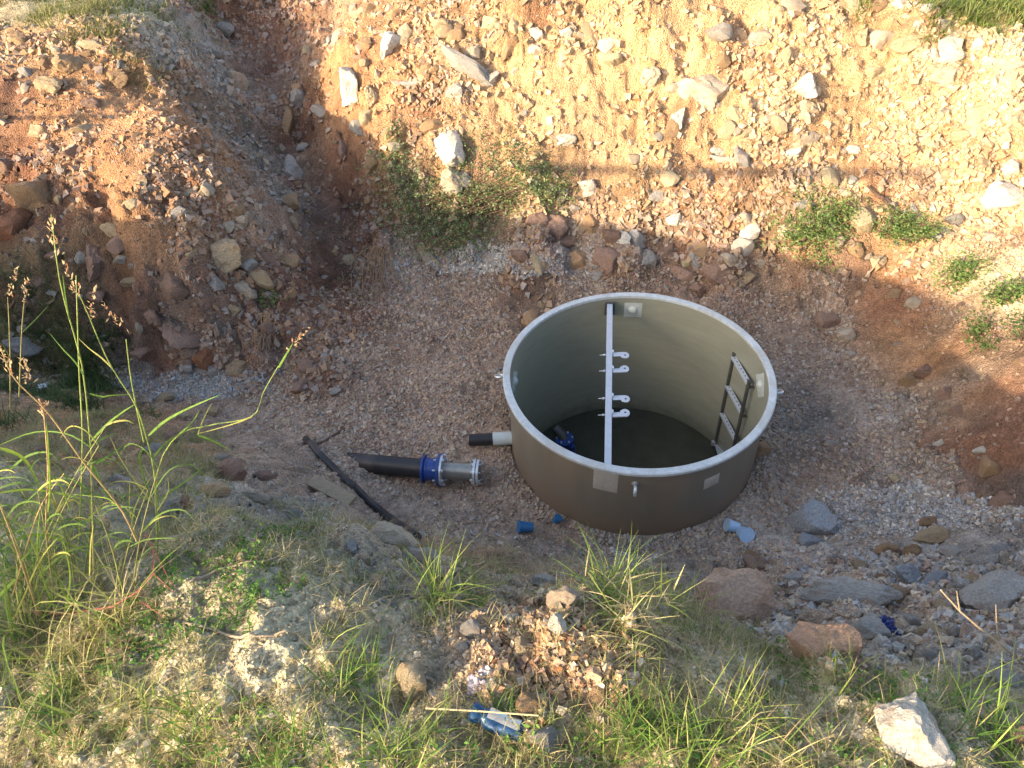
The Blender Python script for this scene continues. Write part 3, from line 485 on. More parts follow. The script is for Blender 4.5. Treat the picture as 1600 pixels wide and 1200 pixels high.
# small angular fragments: one joined mesh per surface (uncountable)
CUBE = np.array([[a, b, c] for a in (-1, 1) for b in (-1, 1) for c in (-1, 1)], float)
CT = np.array([(0, 1, 3), (0, 3, 2), (4, 6, 7), (4, 7, 5), (0, 4, 5), (0, 5, 1), (2, 3, 7), (2, 7, 6), (0, 2, 6), (0, 6, 4), (1, 5, 7), (1, 7, 3)])
def rotm(n):
    q = rng.normal(size=(n, 4)); q /= np.linalg.norm(q, axis=1, keepdims=True); a, b, c, d = q.T
    return np.stack([1-2*(c*c+d*d), 2*(b*c-a*d), 2*(b*d+a*c), 2*(b*c+a*d), 1-2*(b*b+d*d), 2*(c*d-a*b), 2*(b*d-a*c), 2*(c*d+a*b), 1-2*(b*b+c*c)], 1).reshape(n, 3, 3)
def scatter(name, n, zones, size, power, pal, mixsoil=.35, dens=None, lift=-.05, ybox=(.5, 11), bright=1., xbox=(-6, 6.5)):
    X = sample(n, zones, dens=dens, ybox=ybox, xbox=xbox); z = zat(X[:, 0], X[:, 1])
    s = size[0]+(size[1]-size[0])*rng.random(n)**power; s /= 2
    V = CUBE[None]*rng.uniform(.45, 1.0, (n, 8, 1))+rng.normal(0, .12, (n, 8, 3)); V *= np.stack([s, s*rng.uniform(.55, 1, n), s*rng.uniform(.35, .8, n)], 1)[:, None]
    V = np.einsum('nij,nkj->nki', rotm(n), V); V += np.stack([X[:, 0], X[:, 1], z+s*lift], 1)[:, None]
    Fc = (CT[None]+8*np.arange(n)[:, None, None]).reshape(-1, 3)
    p = np.array([PAL[k] for k in pal]); c = p[rng.integers(0, len(p), n)]*rng.uniform(.7, 1.15, (n, 1))*bright
    c = c*(1-mixsoil)+mixsoil*colat(X[:, 0], X[:, 1]); return tag(npobj(name, V.reshape(-1, 3), Fc, PEB, np.repeat(c, 8, 0)), kind='stuff')
def pxd(cx, cy, rx, ry):
    def f(x, y):
        u, v, d = project(np.stack([x, y, zat(x, y)], -1)); r = np.hypot((u-cx)/rx, (v-cy)/ry)+.35*fbm(x*5, y*5, 3, 910); return np.clip((1.1-r)*2.5, 0, 1)
    return f
def tg(o, l, c): return tag(o, l, c)
soilf = lambda x, y: np.clip((colat(x, y)[:, 0]-.10)/.14, .22, 1)
patch = lambda x, y: np.clip(.6+.75*fbm(x*1.1, y*1.1, 4, 400), .06, 1)
rid = lambda x, y: np.clip(.42+1.1*fbm(x*1.5, y*1.5, 4, 500), .08, 1)*soilf(x, y)
tg(scatter('gravel', 44000, [0], (.012, .048), 1.8, 'GPTPPTGLD', .45, patch, bright=1.12), 'crushed grey and pink gravel covering the pit floor round the tank', 'gravel')
tg(scatter('rubble', 38000, [1], (.013, .10), 4.2, 'WLYOYLTWG', .68, rid), 'cream and ochre stone fragments strewn over the far bank', 'rubble')
tg(scatter('rubble', 28000, [2], (.013, .09), 3.8, 'TGOPOGGL', .62, rid), 'grey and rusty stone fragments strewn over the left bank', 'rubble')
tg(scatter('rubble', 4000, [3], (.01, .045), 3.0, 'PTOGL', .55, rid, xbox=(2, 6.5)), 'fine earthy stone fragments on the smooth right bank', 'rubble')
tg(scatter('gravel', 3000, [0], (.012, .045), 2, 'GPTPTGLD', .5, lambda x, y: ((np.hypot(x-TC[0], y-TC[1]) < 1.0+.07*(1+fbm(x*4, y*4, 2, 77)))*1.), ybox=(3.1, 5.5), xbox=(-.3, 2.2), lift=.5), 'gravel heaped against the foot of the tank', 'gravel')
tg(scatter('rubble', 5200, [4], (.010, .06), 3.2, 'GTPGLBD', .35, pxd(1400, 950, 260, 110), ybox=(1.2, 4), xbox=(.4, 3.6), lift=.3), 'broken grey and brown stones tumbled down the lower right slope', 'stone chips')
tg(scatter('clods', 22000, [4], (.004, .017), 2.4, 'LTLT', .72, lambda x, y: np.clip(.6+.8*fbm(x*4, y*4, 3, 640), .1, 1), ybox=(.6, 2.2), xbox=(-1.9, 1.6), lift=.3), 'dry crumbly soil clods over the near ground', 'soil clods')
tg(scatter('rubble', 24000, [4], (.006, .032), 2.6, 'GTLOGGP', .5, patch, ybox=(.5, 5)), 'mixed chips and clods of stone over the near bank and ground', 'rubble')

tg(scatter('rubble', 3200, [4], (.006, .04), 3.0, 'OOYPRLTO', .25, pxd(890, 1010, 120, 95), ybox=(.7, 2.2), xbox=(-.6, .9), lift=.35), 'sunlit patch of ochre and rusty stone chips in the foreground', 'stone chips')
tg(scatter('gravel', 4200, [0, 4], (.012, .04), 2.2, 'GGWGB', .2, pxd(1430, 800, 150, 45), ybox=(2, 4.6), xbox=(1, 4.5), lift=.3), 'pale grey gravel heap spread at the right side of the pit floor', 'gravel')
tg(scatter('gravel', 3000, [0, 1], (.014, .045), 2.2, 'GGWGB', .2, pxd(790, 405, 150, 22), ybox=(5.5, 8.2), xbox=(-2, 2.5), lift=.3), 'pale grey gravel strip below the sprawling bush', 'gravel')
tg(scatter('gravel', 3000, [0, 2], (.012, .04), 2.2, 'GGBG', .2, pxd(310, 598, 110, 26), ybox=(3.6, 6), xbox=(-4.5, -1.2), lift=.3), 'grey gravel tongue at the foot of the left bank', 'gravel')

# ------------------------------------------------------------------ tank
tank = tag(empty('tank', (TC[0], TC[1], 0)), 'open round brown fibreglass tank with pale rim half sunk in the pit', 'tank')
RO, RZ, RB = .965, .70, -.62
MB().lathe([(RO, -.75), (RO, RZ-.012)], 128).build('outer_wall', MT['grp'], tank)
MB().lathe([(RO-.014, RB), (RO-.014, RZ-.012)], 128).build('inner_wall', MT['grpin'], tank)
MB().lathe([(RO-.013, RZ-.012), (RO-.013, RZ+.011), (RO-.009, RZ+.014), (1.0, RZ+.014), (1.008, RZ+.008), (1.008, RZ-.012)], 128, closed=True).build('rim', MT['rim'], tank, ang=30)
MB().lathe([(0.0001, RB), (RO-.012, RB)], 96).build('bottom', MT['grpin'], tank)
wat = MB().lathe([(0.0001, 0), (RO-.016, 0)], 96).build('water', MT['water'], None, loc=(TC[0], TC[1], RB+.02)); tag(wat, kind='structure')
def pol(a, r, z): return Vector((r*math.cos(a), r*math.sin(a), z))
def patch_on(a, z, wd, hg, r, name, mat, tilt=0, t=.006):   # curved laminated pad on the wall
    n = 7; V = []; Fs = []
    for k in range(n):
        for j in range(n):
            u = (k/(n-1)-.5)*wd; v = (j/(n-1)-.5)*hg; u2 = u*math.cos(tilt)-v*math.sin(tilt); v2 = u*math.sin(tilt)+v*math.cos(tilt)
            edge = min(k, n-1-k, j, n-1-j) > 0; V.append(pol(a+u2/abs(r), r+(t if edge else t*.2), z+v2))
    for k in range(n-1):
        for j in range(n-1): Fs.append((k*n+j, (k+1)*n+j, (k+1)*n+j+1, k*n+j+1))
    return MB().add(V, Fs).build(name, mat, tank)
def ang_of(px, py, r, outer=True):  # angle of the wall point under a sight line: near side outside, far side inside
    d = ray(px, py); o = np.array([-TC[0], -TC[1], H]); A = d[0]**2+d[1]**2; B = 2*(o[0]*d[0]+o[1]*d[1]); c = o[0]**2+o[1]**2-r*r; D = math.sqrt(max(B*B-4*A*c, 0))
    t = (-B-D)/(2*A) if outer else (-B+D)/(2*A); q = o+d*t; return math.atan2(q[1], q[0]), q[2]
a, z = ang_of(946, 751, RO); patch_on(a, RZ-.135, .17, .235, RO, 'laminate_patch', MT['pad'])
a, z = ang_of(1112, 752, RO); patch_on(a, z, .125, .11, RO, 'laminate_patch', MT['pad'], .05)
RI = RO-.014
for (px, py, wd, hg, tl) in ((989, 484, .15, .15, 0), (1189, 602, .18, .18, .78), (803, 596, .16, .16, .78)):
    a, z = ang_of(px, py, RI, False); z = min(z, RZ-.12)
    o = patch_on(a, z, wd, hg, RI, 'backing_pad', MT['padin'], tl, -.007)
    dm = MB(); dm.lathe([(.0001, .028), (.018, .025), (.034, .014), (.044, 0)], 20); ob = dm.build('bolt_dome', MT['padin'], o)
    ob.location = pol(a, RI-.006, z); ob.rotation_euler = Vector((-math.cos(a), -math.sin(a), 0)).to_track_quat('Z', 'Y').to_euler()
a0 = ang_of(991, 765, RO)[0]
for kk, aa in enumerate((a0, a0+math.pi/2, a0-math.pi/2, a0+math.pi)):
    e = MB().tube([pol(aa, RO-.01, RZ-.13), pol(aa, RO+.045, RZ-.115)], .009, 10).build('eye_bolt', MT['steel'], tank)
    tng = Vector((-math.sin(aa), math.cos(aa), 0)); vert = kk == 0
    MB().torus(pol(aa, RO+.078, RZ-.11), tng if vert else (0, .5, 1), .034, .010).build('ring', MT['steel'], e)
    MB().tube([pol(aa, RO-.005, RZ-.13), pol(aa, RO+.008, RZ-.13)], .022, 6).build('nut', MT['steel'], e)
# pipe stub
a, z = ang_of(799, 683, RO); pb = pol(math.radians(181), RO, z); yy = pb.y
pst = MB().tube([(-RO+.01, yy, z), (-RO-.15, yy, z)], .054, 24).build('pipe_stub', MT['pvc'], tank)
MB().tube([(-RO-.148, yy, z+.0), (-RO-.34, yy, z)], .049, 24).tube([(-RO-.148, yy, z), (-RO-.165, yy, z)], .052, 24).build('black_pipe_end', MT['black'], pst)
# cross beam with hook brackets
pA = at(953, 474, RZ-.03); pB = at(950, 724, RZ-.03); sl = (pA[0]-pB[0])/(pA[1]-pB[1]); xb = pA[0]+sl*(TC[1]-pA[1])-TC[0]; print('BEAM', pA, pB, sl)
y0 = -math.sqrt(RI**2-xb**2); y1 = -y0; xt = sl*y1
bm = MB(); rotb = Matrix.Rotation(-math.atan2(2*xt, 2*y1), 3, 'Z')
bm.box((xb, 0, RZ-.035), (.042, y1*2-.02, .007), rotb).box((xb-.0205, 0, RZ-.055), (.006, y1*2-.02, .045), rotb).box((xb+.0205, 0, RZ-.055), (.006, y1*2-.02, .045), rotb)
beam = bm.build('cross_beam', MT['alu'], tank, bevel=.002)
MB().box((xb+xt, y1-.012, RZ-.085), (.085, .012, .13)).build('end_plate', MT['dark'], beam); MB().tube([(xb+xt, y1-.03, RZ-.07), (xb+xt, y1-.012, RZ-.07)], .012, 6).build('bolt', MT['steel'], beam)
def hook(yc, sgn):
    m = MB(); xb_ = xb; x0 = xb+sl*yc+.026; t = .008; z = RZ-.045; n = 14
    c = Vector((x0+.095, yc-sgn*.022, z)); pts = []     # outline: arm then rounded ear bending towards -sgn*y
    outl = [(x0, yc+.024), (x0+.088, yc+.024)] if sgn > 0 else [(x0, yc-.020), (x0+.088, yc-.020)]
    for k in range(n+1):
        q = (math.pi/2-math.pi*1.05*k/n); outl.append((x0+.095+.032*math.cos(q), yc+sgn*(-.010)+sgn*.036*math.sin(q)-sgn*.004))
    outl += [(x0+.064, yc-sgn*.036), (x0+.060, yc-sgn*.020), (x0, yc-sgn*.020)]
    b = len(outl); V = [(x, y, z+t/2) for x, y in outl]+[(x, y, z-t/2) for x, y in outl]
    Fs = [tuple(range(b))[::(-1 if sgn > 0 else 1)], tuple(range(b, 2*b))[::(1 if sgn > 0 else -1)]]+[(i, (i+1) % b, b+(i+1) % b, b+i) for i in range(b)]
    h = m.add(V, Fs).build('hook_bracket', MT['alu'], beam, bevel=.001)
    MB().tube([(x0+.096, yc-sgn*.016, z+.0042), (x0+.096, yc-sgn*.016, z+.0056)], .008, 14).build('bolt_hole', MT['dark'], beam)
    MB().tube([(x0-.1, yc+.01, RZ-.05), (x0+.014, yc+.01, RZ-.05)], .0035, 8).tube([(x0-.071, yc+.01, RZ-.05), (x0-.056, yc+.01, RZ-.05)], .008, 6).build('bolt', MT['steel'], beam)
    MB().box((x0+.004, yc+.012, RZ-.03), (.012, .03, .03)).build('clip', MT['steel'], beam)
for py, sg in ((554, 1), (579, -1), (622, 1), (648, -1)):
    q = at(965, py, RZ-.045); hook(q[1]-TC[1], sg)
# ladder on the right wall
q = at(1117, 697, RB+.02); lx, ly = q[0]-TC[0], q[1]-TC[1]; q2 = at(1145, 553, 0); q3 = None
for zt in np.arange(-.3, .7, .01):
    q3 = at(1144, 553, zt)
    if q3[1]-TC[1] <= ly: ztop = zt; break
lad = tag(MB().tube([(lx, ly, RB+.04), (lx, ly, ztop)], .0155, 10).tube([(lx+.04, ly-.32, RB+.04), (lx+.04, ly-.32, ztop-.01)], .0155, 10).build('ladder', MT['dark'], tank))
for k in range(3):
    zr = ztop-.03-k*.32; m = MB(); c = Vector((lx+.02, ly-.16, zr)); rot = Matrix.Rotation(math.atan2(.04, .32), 3, 'Z')
    m.box(c, (.032, .32, .006), rot).box(c+Vector((-.016, 0, -.012)), (.004, .32, .024), rot).box(c+Vector((.016, 0, -.012)), (.004, .32, .024), rot); rg = m.build('rung', MT['alu'], lad)
    m = MB()
    for j in range(7): m.tube([c+rot@Vector((0, -.13+j*.043, .0032)), c+rot@Vector((0, -.13+j*.043, .0045))], .006, 8)
    tag(m.build('grip_hole', MT['dark'], rg), kind='stuff')
    for yy2, xx in ((ly, lx), (ly-.32, lx+.04)):
        wallx = math.sqrt(max(RI**2-yy2**2, 0))
        if k < 2: MB().box(((xx+wallx)/2, yy2, zr-.05), (max(wallx-xx, .02), .03, .006)).build('wall_bracket', MT['dark'], lad)
MB().box((lx+.02, ly-.16, RB+.05), (.06, .38, .006)).box((lx-.02, ly, RB+.06), (.03, .03, .05)).build('foot_plate', MT['steel'], lad)
zg = MB().tube([(lx+.12, ly-.20, ztop-.1), (lx+.15, ly-.23, ztop-.13), (lx+.19, ly-.2, ztop-.09), (lx+.25, ly-.26, ztop-.12)], .006, 8).build('bent_bar', MT['steel'], lad)
# discharge elbow standing in the water
q = at(882, 690, RB+.1); vx, vy = q[0]-TC[0], q[1]-TC[1]
vb = MB().tube([(vx, vy, RB), (vx, vy, RB+.05), (vx, vy, RB+.12)], [.075, .06, .05], 18).tube([(vx, vy, RB+.1), (vx-.03, vy+.03, RB+.17), (vx-.08, vy+.08, RB+.2)], .045, 14).build('pump_elbow', MT['dark'], tank)
MB().tube([(vx, vy, RB+.12), (vx, vy, RB+.145)], .085, 20).tube([(vx+.06, vy-.05, RB+.02), (vx+.06, vy-.05, RB+.10)], .03, 12).build('flange', MT['blue'], vb)
for k in range(6): MB().tube([(vx+.068*math.cos(k*1.047), vy+.068*math.sin(k*1.047), RB+.145), (vx+.068*math.cos(k*1.047), vy+.068*math.sin(k*1.047), RB+.16)], .009, 6).build('bolt', MT['steel'], vb)

# ------------------------------------------------------------------ pipes, hose, plank, litter
pa = Vector(at(536, 715, .06)); pm = Vector(at(668, 733, .095)); pe = Vector(at(752, 738, .10)); pa = pm+(pa-pm)*1.12; pa.z -= .05
ax = (pe-pm).normalized(); ax0 = (pa-pm).normalized()
bp_ = tag(empty('water_pipe', (pm.x, pm.y, 0)), 'thick black pipe with blue coupling and steel end lying left of the tank', 'pipe')
def lo(v): return Vector(v)-Vector((pm.x, pm.y, 0))
MB().tube([lo(pm+ax0*t) for t in np.linspace(0, (pa-pm).length, 8)], .076, 28).build('black_pipe', MT['black'], bp_)
L = (pe-pm).length; cp = MB().tube([lo(pm-ax*.03), lo(pm+ax*.0), lo(pm+ax*.012), lo(pm+ax*.07), lo(pm+ax*.085)], [.088, .095, .088, .088, .1], 28).build('blue_coupling', MT['blue'], bp_, ang=25)
MB().tube([lo(pm+ax*.085), lo(pm+ax*.108)], .128, 32).tube([lo(pm-ax*.035), lo(pm-ax*.02)], .112, 28).build('blue_flange', MT['blue'], cp)
sp = MB().tube([lo(pm+ax*.11), lo(pm+ax*(L-.01))], .066, 28).build('steel_spool', plain('steel_sleeve', (.30, .30, .28), .42, .6, 20, .15, .1), bp_)
MB().tube([lo(pm+ax*.110), lo(pm+ax*.126)], .122, 32).build('flange', MT['steel'], sp); MB().tube([lo(pm+ax*(L-.055)), lo(pm+ax*(L-.037))], .102, 32).build('flange', MT['steel'], sp); MB().tube([lo(pm+ax*(L-.03)), lo(pm+ax*(L-.012))], .102, 32).build('flange', MT['steel'], sp)
s1 = ax.orthogonal().normalized(); s2 = ax.cross(s1)
for k in range(8):
    d = s1*math.cos(k*.785)+s2*math.sin(k*.785)
    MB().tube([lo(pm+ax*.06+d*.11), lo(pm+ax*.145+d*.11)], .007, 6).tube([lo(pm+ax*.127+d*.11), lo(pm+ax*.138+d*.11)], .013, 6).build('bolt', MT['steel'], bp_)
    MB().tube([lo(pm+ax*(L-.075)+d*.085), lo(pm+ax*(L+.005)+d*.085)], .006, 6).tube([lo(pm+ax*(L-.068)+d*.085), lo(pm+ax*(L-.056)+d*.085)], .012, 6).build('bolt', MT['steel'], bp_)
def ground_tube(name, pix, rad, mat, label, cat, lift=.0, n=10, step=6):
    pts = []
    for (a, b) in zip(pix[:-1], pix[1:]):
        for t in np.linspace(0, 1, step, endpoint=False): pts.append(hit(a[0]*(1-t)+b[0]*t, a[1]*(1-t)+b[1]*t))
    pts.append(hit(*pix[-1])); pts = np.array(pts)
    for _ in range(6): pts[1:-1] = (pts[:-2]+2*pts[1:-1]+pts[2:])/4
    r = rad if not isinstance(rad, tuple) else list(np.linspace(rad[0], rad[1], len(pts)))
    rr = rad if not isinstance(rad, tuple) else rad[0]
    gz = zat(pts[:, 0], pts[:, 1]); pts[:, 2] = np.maximum(pts[:, 2], gz)+rr*.6+lift
    return tag(MB().tube(pts, r, n).build(name, mat), label, cat)
ground_tube('hose', [(478,688),(515,728),(560,770),(600,805),(652,842)], .028, MT['black'], 'long thin black hose lying diagonally left of the thick pipe', 'hose')
ground_tube('stick', [(545,668),(520,682),(494,700)], .012, MT['darkbark'], 'short dark stick lying above the thick black pipe', 'stick')
q = hit(521, 776); rot = Matrix.Rotation(math.radians(-32), 3, 'Z')@Matrix.Rotation(math.radians(4), 3, 'Y')
pk = MB().box((0, 0, 0), (.36, .10, .035), rot).build('plank', MT['wood'], loc=(q[0], q[1], q[2]+.06), bevel=.004); tag(pk, 'short weathered grey plank beside the upper part of the hose', 'plank')
def cup(px, py, r, ln, axis, mat, label, lift=.02, taper=.85, name='pipe_cap'):
    q = hit(px, py); a_ = Vector(axis).normalized(); m = MB(); m.tube([(0, 0, 0), a_*ln*.15, a_*ln], [r*taper*.97, r*taper, r], 24).tube([a_*ln*.98, a_*ln*1.03], r*1.06, 24)
    return tag(m.build(name, mat, loc=(q[0], q[1], q[2]+lift)), label, 'pipe cap')
cup(832, 834, .044, .10, (-1, -.1, .3), MT['bluecap'], 'bright blue plastic cap on the gravel left of the tank foot', .075)
cup(868, 820, .03, .05, (.3, 0, .6), MT['bluecap'], 'tiny blue cap pressed against the tank foot', .04)
cup(1152, 829, .047, .09, (-.9, .1, .35), MT['palecap'], 'pale blue cap, the left one leaning against its twin', .03)
cup(1158, 836, .054, .08, (.15, -.75, .6), MT['palecap'], 'pale blue cap, the right front one of the pair by the tank', .03)
def crumple(name, px, py, wpx, hpx, mat, label, cat, seed, h=.5, lift=.4):
    q = hit(px, py); s = np.dot(q-np.array([0, 0, H]), fw)/F; n = 26; u, v = np.meshgrid(np.linspace(-1, 1, n), np.linspace(-1, 1, n)); a = wpx*s/2; b = hpx*s/2
    d1_, d2_, c_ = worley(u*2.2+seed, v*2.2, seed); rag = 1+.25*vnoise(np.arctan2(v, u)*2, u*0+seed, seed)
    X = u*a*rag+.08*a*vnoise(u*3, v*3, seed); Y = v*b*1.3*rag; Zz = (d2_-d1_)*b*h*2.0+b*.25*vnoise(u*2.5, v*2.5, seed+4)-(.3*b)*(u**2+v**2)
    V = np.stack([X, Y, Zz], -1).reshape(-1, 3); i = np.arange(n*n).reshape(n, n); Fq = np.stack([i[:-1, :-1], i[:-1, 1:], i[1:, 1:], i[1:, :-1]], -1).reshape(-1, 4)
    o = npobj(name, V, Fq, mat, None, False); o.location = (q[0], q[1], q[2]+b*lift); md = o.modifiers.new('solid', 'SOLIDIFY'); md.thickness = .002; return tag(o, label, cat)
crumple('plastic_film', 1381, 985, 42, 32, MT['navy'], 'crumpled dark blue plastic film among stones at lower right', 'plastic film', 3, .35)
crumple('wrapper', 760, 1062, 52, 34, MT['foil'], 'crumpled greyish lilac wrapper beside the sunlit ochre patch', 'wrapper', 8, .35)
q = hit(69, 608); tag(MB().box((0, 0, 0), (.085, .06, .05), Matrix.Rotation(.3, 3, 'Z')).build('foam_piece', MT['white'], loc=(q[0], q[1], q[2]+.02), bevel=.006), 'small white block of rubbish in the dark hollow at far left', 'rubbish')
# crushed can
q = hit(778, 1140); can = tag(empty('drink_can', q+np.array([0, 0, .055])), 'crushed blue and silver drink can in the grass, bottom middle', 'can'); can.rotation_euler = (0, .1, math.radians(-24))
prof = []; n = 28; V = []; Fs = []; m_ = 26
for i in range(m_):
    t = i/(m_-1); x = (t-.5)*.165; r0 = .033*(1-.25*math.exp(-((t-.22)/.05)**2)) if .03 < t < .97 else .027
    for k in range(n):
        a = 2*math.pi*k/n; dent = 1-.16*max(0, math.sin(a*2+t*9))*math.sin(t*math.pi)-.10*math.exp(-((t-.55)/.12)**2)*max(0, math.sin(a)); V.append((x, r0*dent*math.cos(a), r0*dent*math.sin(a)*.85))
for i in range(m_-1):
    for k in range(n): Fs.append((i*n+k, i*n+(k+1) % n, (i+1)*n+(k+1) % n, (i+1)*n+k))
Fs += [tuple(range(n))[::-1], tuple(range((m_-1)*n, m_*n))]
cb = MB().add(V, Fs).build('body', MT['canblue'], can)
V = [];
for i in range(8, 24):
    t = i/(m_-1); x = (t-.5)*.165
    for k in range(3, 10):
        a = 2*math.pi*(k-.5)/n; dent = 1.02-.16*max(0, math.sin(a*2+t*9))*math.sin(t*math.pi)-.10*math.exp(-((t-.55)/.12)**2)*max(0, math.sin(a)); r0 = .033*(1-.25*math.exp(-((t-.22)/.05)**2)); V.append((x, r0*dent*math.cos(a), r0*dent*math.sin(a)*.85+.0008))
MB().add(V, [(i*7+k, i*7+k+1, (i+1)*7+k+1, (i+1)*7+k) for i in range(15) for k in range(6)]).build('silver_label', MT['can'], can)
a_ = hit(668, 1118); b_ = hit(842, 1132); a_[2] += .05; b_[2] += .06
tag(MB().tube([a_, (a_+b_)/2+np.array([0, 0, .004]), b_], [.003, .0028, .0025], 8).build('straw_stalk', MT['straw']), 'straight dry straw stalk lying across the blue can', 'stalk')
# branches
def branch(name, pts, r, mat, label, twigs=(), cat='branch'):
    o = MB().tube(pts, list(np.linspace(r, r*.45, len(pts))), 8).build(name, mat)
    for tp in twigs: MB().tube(tp, list(np.linspace(r*.5, r*.2, len(tp))), 6).build('twig', mat, o)
    return tag(o, label, cat)
Yb = 1.35
branch('dry_branch', [aty(1625, 1062, Yb), aty(1570, 1012, Yb), aty(1535, 985, Yb-.02), aty(1500, 955, Yb), aty(1470, 922, Yb+.02)], .006, MT['bark'], 'pale dry branch poking in from the right edge over the stones',
       [[aty(1560, 1003, Yb), aty(1557, 975, Yb), aty(1556, 945, Yb)], [aty(1500, 955, Yb), aty(1497, 940, Yb), aty(1495, 924, Yb)], [aty(1590, 1030, Yb), aty(1583, 1005, Yb), aty(1575, 985, Yb)]])
branch('dry_branch', [hit(1600, 1060)+[0, 0, .03], hit(1570, 1045)+[0, 0, .04], hit(1535, 1028)+[0, 0, .03]], .004, MT['bark'], 'thin pale twig lying below the dry branch at right')
branch('red_stem', [hit(40, 962)+[0, 0, .03], hit(110, 970)+[0, 0, .05], hit(185, 962)+[0, 0, .06], hit(230, 945)+[0, 0, .09], hit(258, 925)+[0, 0, .12], hit(262, 890)+[0, 0, .16]], .0042, MT['redstem'], 'red creeping weed stem arching over the left foreground',
       [[hit(220, 950)+[0, 0, .08], hit(262, 975)+[0, 0, .05]], [hit(258, 925)+[0, 0, .12], hit(280, 940)+[0, 0, .06]], [hit(247, 868)+[0, 0, .14], hit(262, 895)+[0, 0, .14], hit(278, 930)+[0, 0, .06]]], cat='weed stem')
ground_tube('dry_twig', [(290,977),(330,985),(370,1000),(420,998),(478,988)], (.006, .003), MT['bark'], 'curved pale twig on the sunlit pale soil, left foreground', 'twig', .008, 8)
ground_tube('dry_twig', [(300,915),(350,890),(410,882),(470,868)], (.005, .002), MT['bark'], 'long straight pale twig above the curved one', 'twig', .012, 8)
ground_tube('dry_twig', [(705,905),(740,888),(790,884),(840,888)], (.005, .0025), MT['bark'], 'bent grey twig along the lip of the pit, middle', 'twig', .03, 8)
ground_tube('dry_twig', [(1352,300),(1375,318),(1400,342),(1428,360)], (.012, .02), MT['darkbark'], 'dark root slanting down into the right hand bank bush', 'root', .05, 8)
ground_tube('dry_twig', [(1378,405),(1362,425),(1350,440)], (.012, .006), MT['bark'], 'pale thin root at the shadow edge below the bank bush', 'root', .03, 8)
ground_tube('dry_twig', [(1480,465),(1505,472),(1535,458)], (.010, .006), MT['bark'], 'thin stick at the bright corner of the right bank', 'stick', .03, 8)

# ------------------------------------------------------------------ vegetation
def ribbons(B, T, L_, W_, droop, az, el, seg=4):
    """blades: base points B (n,3); direction azimuth, elevation; length; width; droop"""
    n = len(B); t = np.linspace(0, 1, seg+1); dirh = np.stack([np.cos(az), np.sin(az), 0*az], 1); side = np.stack([-np.sin(az), np.cos(az), 0*az], 1)
    tw = rng.uniform(-.9, .9, n); V = np.zeros((n, (seg+1)*2, 3))
    for k, tt in enumerate(t):
        e = el-droop*tt; 
        h = L_*(tt*np.cos(el-droop*tt*.5)); v = L_*(tt*np.sin(el-droop*tt*.5)); c = B+dirh*h[:, None]; c[:, 2] += v
        wd = W_*(1-tt**2.2)*(.6+.4*min(1, tt*4))+.0003; sd_ = side*np.cos(tw*tt)[:, None]+np.array([0, 0, 1])*np.sin(tw*tt)[:, None]
        V[:, 2*k] = c-sd_*wd[:, None]/2; V[:, 2*k+1] = c+sd_*wd[:, None]/2
    Fq = np.array([(2*k, 2*k+1, 2*k+3, 2*k+2) for k in range(seg)]); return V.reshape(-1, 3), (Fq[None]+(2*(seg+1))*np.arange(n)[:, None, None]).reshape(-1, 4)
def blend(n, pal, w=None):
    p = np.array(pal); i = rng.choice(len(p), n, p=w); return p[i]*rng.uniform(.75, 1.2, (n, 1))
GP = [(.13, .20, .05), (.20, .26, .07), (.10, .16, .04), (.40, .36, .16), (.50, .42, .25)]
def grassfield(name, centres, per, Lr, Wr, spread, pal, w, label, cat='grass', el=(.5, 1.5), seg=3):
    n = len(centres)*per; B = np.repeat(centres, per, 0)+np.c_[rng.normal(0, spread, (n, 2)), np.zeros(n)]; B[:, 2] = zat(B[:, 0], B[:, 1])-.004
    s = np.repeat(rng.uniform(.55, 1.25, len(centres)), per); L_ = rng.uniform(*Lr, n)*s; az = rng.uniform(0, 6.283, n); e = rng.uniform(*el, n)
    V, Fq = ribbons(B, None, L_, rng.uniform(*Wr, n), rng.uniform(.2, 1.6, n), az, e, seg); cen = np.repeat(blend(len(centres), pal, w), per, 0); c = .55*cen+.45*blend(n, pal, w)
    return tag(npobj(name, V, Fq, LEAF, np.repeat(c, 2*(seg+1), 0), True), label, cat, kind='stuff')
def pxdens(boxes):   # density by regions of the ground given by where they are seen
    def f(x, y):
        u, v, d = project(np.stack([x, y, zat(x, y)], -1)); o = np.zeros(len(u)); u = u+90*fbm(x*3, y*3, 3, 820); v = v+60*fbm(x*3, y*3, 3, 830)
        for (a, b, c_, e_, k_) in boxes: o = np.maximum(o, k_*np.clip(1.3-np.maximum(np.abs(u-(a+c_)/2)/((c_-a)/2), np.abs(v-(b+e_)/2)/((e_-b)/2)), 0, .3)/.3)
        return o*np.clip(.7+.9*fbm(x*4, y*4, 3, 700), .05, 1)
    return f
gd = pxdens([(0, 700, 280, 1240, .8), (150, 950, 300, 1240, .5), (250, 1080, 1000, 1260, .9), (520, 880, 680, 1120, .55), (930, 900, 1100, 980, .5), (960, 950, 1180, 1260, .8), (1150, 1050, 1280, 1260, .8), (1240, 1060, 1650, 1260, .65), (640, 880, 800, 960, .45), (0, 1000, 250, 1240, .8), (800, 900, 1000, 1100, .12), (280, 800, 520, 900, .35)])
X = sample(4600, [4], ybox=(.3, 4.2), xbox=(-3.5, 3), dens=gd, m=120); cen = np.c_[X, zat(X[:, 0], X[:, 1])]
grassfield('grass', cen, 11, (.02, .085), (.0014, .0036), .02, GP, [.16, .22, .10, .26, .26], 'short mixed green and straw coloured grass over the near ground')
X = sample(2300, [4], ybox=(.3, 4.2), xbox=(-3.5, 3), dens=gd, m=120); cen = np.c_[X, zat(X[:, 0], X[:, 1])]
